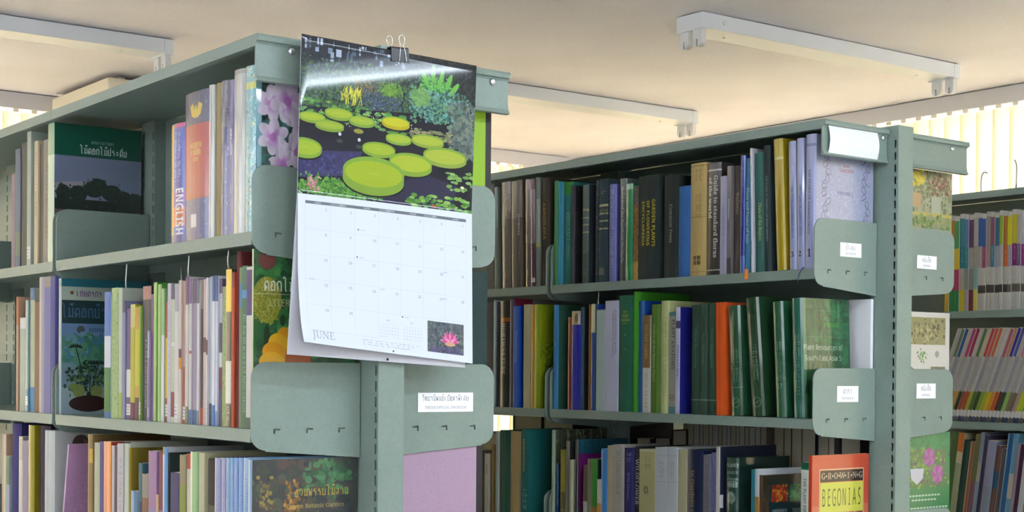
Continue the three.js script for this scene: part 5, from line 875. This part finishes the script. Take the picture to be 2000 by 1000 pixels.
// ---------------------------------------------------------------- the wall calendar clipped to the post
function lotus(g, x, y, r) { for (const [n, rad, c1, c2] of [[9, 1, '#e04f8e', '#ec7db0'], [7, .75, '#f08fbc', '#d9417f'], [5, .45, '#f4a9c9', '#e8699f']]) for (let i = 0; i < n; i++) { const a = -Math.PI * (.08 + .84 * i / (n - 1)); g.save(); g.translate(x, y); g.rotate(a); g.fillStyle = i % 2 ? c1 : c2; g.beginPath(); g.moveTo(0, 0); g.quadraticCurveTo(r * rad * .5, -r * .22, r * rad, 0); g.quadraticCurveTo(r * rad * .5, r * .22, 0, 0); g.fill(); g.restore(); } blob(g, x, y + r * .05, r * .5, '#d8a47c', r * .16); }
function pondPhoto() {
  const W = 1024, H = 768, c = canvas(W, H), g = c.getContext('2d'); fillAll(g, W, H, '#232430');
  const G = ['#2c4a34', '#3c5f3a', '#26402f', '#4a6a3c', '#1f3428', '#55743f'];
  g.fillStyle = '#2b3038'; g.fillRect(0, 0, W, 260); for (let i = 0; i < 26; i++) { g.fillStyle = ['#9fb0c8', '#7f8fa8', '#586678', '#b9c6da'][i % 4]; const x = rr(0, 620), w = rr(8, 36); g.fillRect(x, rr(0, 70), w, rr(14, 50)); }
  g.fillStyle = '#20262c'; for (let i = 0; i < 16; i++) g.fillRect(i * 42 + 12, 0, 7, 200); g.fillRect(0, 38, 640, 6); g.fillRect(0, 92, 640, 5);
  g.fillStyle = '#22262a'; g.fillRect(640, 0, 400, 330); scatter(g, 300, 560, W, 0, 260, 8, 26, ['#2a2f30', '#343a34', '#2c3830', '#3a3c38', '#262a2c']);
  { const q = g.createLinearGradient(0, 110, 0, 200); q.addColorStop(0, '#2b3038'); q.addColorStop(1, '#34483f'); g.fillStyle = q; g.fillRect(0, 110, 640, 240); }
  scatter(g, 900, -40, 700, 110, 350, 6, 20, [...G, '#4c6a6c', '#3f5a5c', '#5c7a50']); scatter(g, 60, 250, 470, 150, 250, 4, 10, ['#b8783c', '#8f7a3c', '#a4622e', '#6f7a3c']); scatter(g, 140, 330, 560, 200, 330, 5, 14, ['#4f5a74', '#3c4860', '#62708c', '#40584a']); scatter(g, 80, 450, 570, 170, 230, 6, 15, ['#6c9a3a', '#5a8432', '#7dac48']);
  for (let i = 0; i < 60; i++) { const x = rr(225, 345), y = rr(222, 290); g.strokeStyle = ['#d6d43c', '#c2c034', '#e2e05a'][i % 3]; g.lineWidth = 4; g.beginPath(); g.moveTo(x, y + 20); g.lineTo(x + rr(-14, 14), y - 14); g.stroke(); }
  g.fillStyle = '#1c1c28'; g.beginPath(); g.moveTo(0, 345); g.lineTo(W, 270); g.lineTo(W, H); g.lineTo(0, H); g.fill(); g.fillStyle = '#3c3c66'; g.beginPath(); g.moveTo(0, 560); g.lineTo(360, 525); g.lineTo(290, 650); g.lineTo(0, 690); g.fill(); g.fillStyle = '#2e2c48'; g.beginPath(); g.moveTo(420, 760); g.lineTo(700, 590); g.lineTo(930, 640); g.lineTo(900, 768); g.fill(); scatter(g, 50, 0, 330, 545, 670, 8, 26, ['#44447a', '#383862', '#4a4a80', '#32325a']);
  scatter(g, 160, 690, 860, 100, 190, 6, 15, ['#4a9a48', '#6ab85a', '#3a7c3c', '#7cc468']); for (const [x, y, a] of [[760, 80, -1.6], [800, 100, -1.3], [845, 110, -1.2], [725, 110, -2], [870, 140, -.9]]) { g.save(); g.translate(x, y + 30); g.rotate(a); blob(g, 30, 0, 46, '#6fb84e', 14); g.restore(); }
  scatter(g, 260, 640, 960, 170, 320, 10, 24, ['#4a7c72', '#5f968a', '#3f6a60', '#74a89c', '#6c9a6a', '#2f544a']); scatter(g, 60, 640, 740, 170, 250, 10, 20, ['#6a9a58', '#7fae66']);
  scatter(g, 160, 880, W + 60, 230, 480, 14, 34, ['#6c7c70', '#4f5f58', '#7d8a7c', '#5a6a6c']);
  for (let i = 0; i < 130; i++) { const x = rr(0, 620), y = rr(300, 400) + x * .03; blob(g, x, y, rr(10, 24), ['#4f8a3c', '#6ba048', '#3f7434', '#86b254', '#5f9a5a'][i % 5], rr(4, 8)); } scatter(g, 34, 20, 600, 300, 410, 3, 7, ['#e8e6c8', '#dcd98a', '#c9e08a', '#f0f0e0']);
  for (let i = 0; i < 60; i++) blob(g, rr(640, 880), rr(370, 415) , rr(9, 18), ['#7c8a58', '#8f9a70', '#6c7a50', '#a08a74'][i % 4], rr(4, 8));
  scatter(g, 130, -40, 430, 670, 800, 12, 28, ['#4c8a34', '#5f9c3e', '#3c7430', '#74aa4a']);
  const pad = (x, y, rx, ry, rim, top, lip) => { blob(g, x, y + lip + 8, rx * 1.02, '#14161c', ry); blob(g, x, y + lip, rx, rim, ry); blob(g, x, y + lip * .5, rx, rim, ry); blob(g, x, y, rx, '#86ae3c', ry); blob(g, x, y + ry * .12, rx * .93, top, ry * .84); g.strokeStyle = '#b4cc3c'; g.lineWidth = 1; for (let i = 0; i < 18; i++) { const a = i / 18 * 6.28; g.beginPath(); g.moveTo(x, y + ry * .1); g.lineTo(x + Math.cos(a) * rx * .9, y + ry * .12 + Math.sin(a) * ry * .8); g.stroke(); } };
  for (const a of [[70, 388, 72, 22, '#88a638', '#a6bc34', 12], [216, 353, 78, 25, '#86a83c', '#a8bc34', 13], [347, 372, 72, 22, '#84a844', '#a2ba3a', 14], [167, 417, 80, 22, '#82a43c', '#a0b638', 13], [544, 353, 82, 26, '#bcb01c', '#d0c81e', 15], [564, 433, 76, 24, '#88ac44', '#a8c03e', 12], [738, 421, 98, 28, '#92ac40', '#b0c042', 14], [450, 499, 96, 32, '#88aa3c', '#a6be34', 14], [31, 538, 96, 42, '#88ac3c', '#a4be32', 16], [847, 490, 134, 42, '#94aa46', '#b2c046', 18], [640, 547, 128, 48, '#8cab3c', '#adc034', 22], [425, 620, 178, 76, '#86a83a', '#a6bc2a', 40]]) pad(...a);
  blob(g, 330, 428, 28, '#9a9a44', 12); for (const [x, y] of [[225, 455], [335, 470]]) { blob(g, x, y, 9, '#d8d8e2'); blob(g, x, y + 34, 18, '#3c4a44', 10); }
   scatter(g, 14, 50, 110, 680, 750, 8, 14, ['#c98a92', '#d8a4a8', '#b06a74']);
  for (let i = 0; i < 60; i++) blob(g, rr(620, 1010), rr(700, 768), rr(12, 24), ['#7cb04a', '#5f9a3e', '#90c060', '#4c8038'][i % 4], rr(6, 11)); for (let i = 0; i < 26; i++) blob(g, rr(870, W), rr(560, 680), rr(10, 24), ['#7fae58', '#90b86c', '#6c9a4c'][i % 3], rr(5, 10)); blob(g, 790, 752, 14, '#c0503a', 8); blob(g, 960, 640, 12, '#e6e4b8', 8);
  return c;
}
function datePage() {
  const W = 1024, H = 760, c = canvas(W, H), g = c.getContext('2d'); fillAll(g, W, H, '#edf0f7');
  g.fillStyle = '#6d7478'; g.fillRect(40, 32, 944, 15); ['SUNDAY', 'MONDAY', 'TUESDAY', 'WEDNESDAY', 'THURSDAY', 'FRIDAY', 'SATURDAY'].forEach((d, i) => { if (i % 2) { g.fillStyle = '#8c9498'; g.fillRect(40 + i * 135, 34, 70, 11); } text(g, d, 107 + i * 135, 40, 9, '#e6eaee', 'sans-serif', 'normal'); });
  g.strokeStyle = '#d3d8e2'; g.lineWidth = 1.6; for (let i = 0; i <= 7; i++) { g.beginPath(); g.moveTo(40 + i * 135, 47); g.lineTo(40 + i * 135, i > 3 ? 560 : 690); g.stroke(); } for (let i = 1; i < 5; i++) { g.beginPath(); g.moveTo(40, 47 + i * 128); g.lineTo(984, 47 + i * 128); g.stroke(); } g.beginPath(); g.moveTo(40, 690); g.lineTo(445, 690); g.stroke();
  for (let d = 1; d <= 30; d++) { const i = (d - 1) % 7, j = Math.floor((d - 1) / 7); text(g, String(d), 40 + i * 135 + 112, 47 + j * 128 + 24, 19, '#8d94a0', 'serif', 'normal'); }
  for (const [x, y] of [[330, 152], [325, 292], [590, 568]]) { blob(g, x, y, 4, '#5c6470'); text(g, 'moon', x + 26, y, 9, '#a4aab4', 'sans-serif', 'normal'); } for (const [x, y] of [[850, 316], [848, 450], [75, 430], [470, 440]]) text(g, 'holiday', x, y, 9, '#a4aab4', 'sans-serif', 'normal');
  text(g, 'JUNE', 122, 712, 52, '#aab0ba', 'serif', 'normal');
  for (const bx of [460, 600]) { text(g, bx < 500 ? 'MAY' : 'JULY', bx + 45, 595, 11, '#a4aab4', 'sans-serif', 'normal'); for (let j = 0; j < 5; j++) for (let i = 0; i < 7; i++) text(g, String(1 + (j * 7 + i) % 31), bx + i * 17, 616 + j * 16, 9, '#b4bac4', 'sans-serif', 'normal'); }
  g.fillStyle = '#c4c9d2'; for (let j = 0; j < 3; j++) for (let x = 350; x < 700 - 40 * j; x += rr(14, 40)) g.fillRect(x, 706 + j * 11, rr(8, 24), 4);
  blob(g, 532, 748, 5, '#4c525c');
  const px = 742, py = 570, pw = 226, ph = 156; g.save(); g.beginPath(); g.rect(px, py, pw, ph); g.clip(); fillAll(g, W, H, '#565d62'); scatter(g, 90, px, px + pw, py, py + ph, 8, 24, ['#5f6a6c', '#484f5a', '#6c7a70', '#525a66', '#3c4250', '#70806c']); scatter(g, 20, px, px + pw, py + ph * .8, py + ph, 8, 20, ['#5c5478', '#6a5c84', '#484466']); lotus(g, px + 140, py + 104, 66); g.restore();
  return c;
}
{
  const cal = thing('wall_calendar', 'wall calendar open at June with lily pond photo, clipped to the bookcase end', 'calendar');
  const U0 = -0.0605, C = (x, y, u = U0) => FA.onU(x, y, u);
  const TL = C(588, 66), TR = C(925, 130), ML = C(580, 377), MR = C(920, 418), BL = C(574, 668), BR = C(916, 710);
  const mix = (a, b, t) => ({ v: a.v + (b.v - a.v) * t, h: a.h + (b.h - a.h) * t });
  function sheet(name, q, depth, tex, thick, nx = 28, ny = 24) {        // q: four corners; depth(s, t) = how far out of the end plane; solid with a printed face
    const F = [], B = [], uvF = [], pos = [], uv = [], idx = [];
    for (let j = 0; j <= ny; j++) for (let i = 0; i <= nx; i++) { const s = i / nx, t = j / ny, p = mix(mix(q[0], q[1], s), mix(q[2], q[3], s), t), o = depth(s, t); F.push(P3(U0 - o, p.v, p.h)); B.push(P3(U0 - o + thick, p.v, p.h)); uvF.push([s, 1 - t]); }
    const id = (i, j) => j * (nx + 1) + i, n0 = F.length; [...F, ...B].forEach((p, k) => { pos.push(p.x, p.y, p.z); uv.push(...uvF[k % n0]); });
    for (let j = 0; j < ny; j++) for (let i = 0; i < nx; i++) { const a = id(i, j), b = id(i + 1, j), c = id(i + 1, j + 1), d = id(i, j + 1); idx.push(a, d, c, a, c, b); }
    const front = idx.length;
    for (let j = 0; j < ny; j++) for (let i = 0; i < nx; i++) { const a = n0 + id(i, j), b = n0 + id(i + 1, j), c = n0 + id(i + 1, j + 1), d = n0 + id(i, j + 1); idx.push(a, c, d, a, b, c); }
    const edge = (a, b) => idx.push(a, b, n0 + b, a, n0 + b, n0 + a);
    for (let i = 0; i < nx; i++) { edge(id(i + 1, 0), id(i, 0)); edge(id(i, ny), id(i + 1, ny)); } for (let j = 0; j < ny; j++) { edge(id(0, j), id(0, j + 1)); edge(id(nx, j + 1), id(nx, j)); }
    const g = new THREE.BufferGeometry(); g.setAttribute('position', new THREE.Float32BufferAttribute(pos, 3)); g.setAttribute('uv', new THREE.Float32BufferAttribute(uv, 2)); g.setIndex(idx); g.addGroup(0, front, 0); g.addGroup(front, idx.length - front, 1); g.computeVertexNormals();
    return mesh(name, g, [tex, M.paper], cal);
  }
  const photoMat = std(0xe0e0e0, 0.5, { map: ctexture(pondPhoto()), clearcoat: 0.5, clearcoatRoughness: 0.04, specularIntensity: 0.3 }), dateMat = std(0xd8dce2, 0.55, { map: ctexture(datePage()) }), blank = std(0xb2b2b8, 0.6);  // grey of the blank back page includes the shade it hangs in
  const up = (s, t) => 0.0012 + 0.25 * (0.0024 + 0.028 * s) * (1 - t);
  sheet('photo_page', [TL, TR, ML, MR], up, photoMat, 0.0016);
  const low = (s, t) => 0.0025 + 0.006 * Math.sin(Math.PI * s) * (1 - t) + 0.008 * t + 0.022 * Math.pow(t, 4) * Math.pow(1 - s, 2);
  sheet('date_page', [ML, MR, BL, BR], low, dateMat, 0.0004);
  const BL2 = C(558, 692), BR2 = C(905, 718); const Mo = (p, d) => ({ v: p.v + d, h: p.h });
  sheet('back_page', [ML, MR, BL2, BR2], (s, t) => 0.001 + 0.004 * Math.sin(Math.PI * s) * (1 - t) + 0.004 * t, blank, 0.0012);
  mesh('hanging_hole', new THREE.CylinderGeometry(.0022, .0022, .0004, 10).rotateZ(Math.PI / 2), M.blackMetal, cal).position.copy(P3(U0 - .0072, mix(BL2, BR2, .54).v, mix(BL2, BR2, .54).h + .004));
  // binder clip
  const clip = thing('binder_clip', 'black binder clip with silver wire handles holding the calendar', 'clip');
  const p = C(777, 106), ang = -0.045;
  clip.position.copy(P3(U0 - .001, p.v, p.h)); clip.rotation.x = 0;
  const w = 0.0335, pr = [[-.0058, -.013], [-.0062, .008], [-.004, .0105], [.010, .0105], [.0115, .008], [.0072, -.013], [.0062, -.013], [.0098, .0075], [-.0048, .0075], [-.0046, -.013]];
  const sg = new THREE.Shape(pr.map(([a, b]) => new THREE.Vector2(a, b))), cg = new THREE.ExtrudeGeometry(sg, { depth: w, bevelEnabled: true, bevelSize: .0003, bevelThickness: .0003, bevelSegments: 1 });
  cg.rotateY(Math.PI); cg.translate(0, 0, w / 2); mesh('body', cg, M.blackMetal, clip);
  const handle = (o, dv) => tube([P3(o, dv - .007, -.012), P3(o, dv - .0045, .006), P3(o * .8, dv - .003, .014), P3(o * .8, dv - .0055, .022), P3(o * .8, dv - .005, .028), P3(o * .8, dv, .0308), P3(o * .8, dv + .005, .028), P3(o * .8, dv + .0055, .022), P3(o * .8, dv + .003, .014), P3(o, dv + .0045, .006), P3(o, dv + .007, -.012)], .0007, 60, 6);
  mesh('wire_handle', handle(-.0069, .0045), M.screw, clip); mesh('wire_handle', handle(.0125, -.0095), M.screw, clip);
  clip.rotation.x = .045;
}
renderer.render(scene, camera);
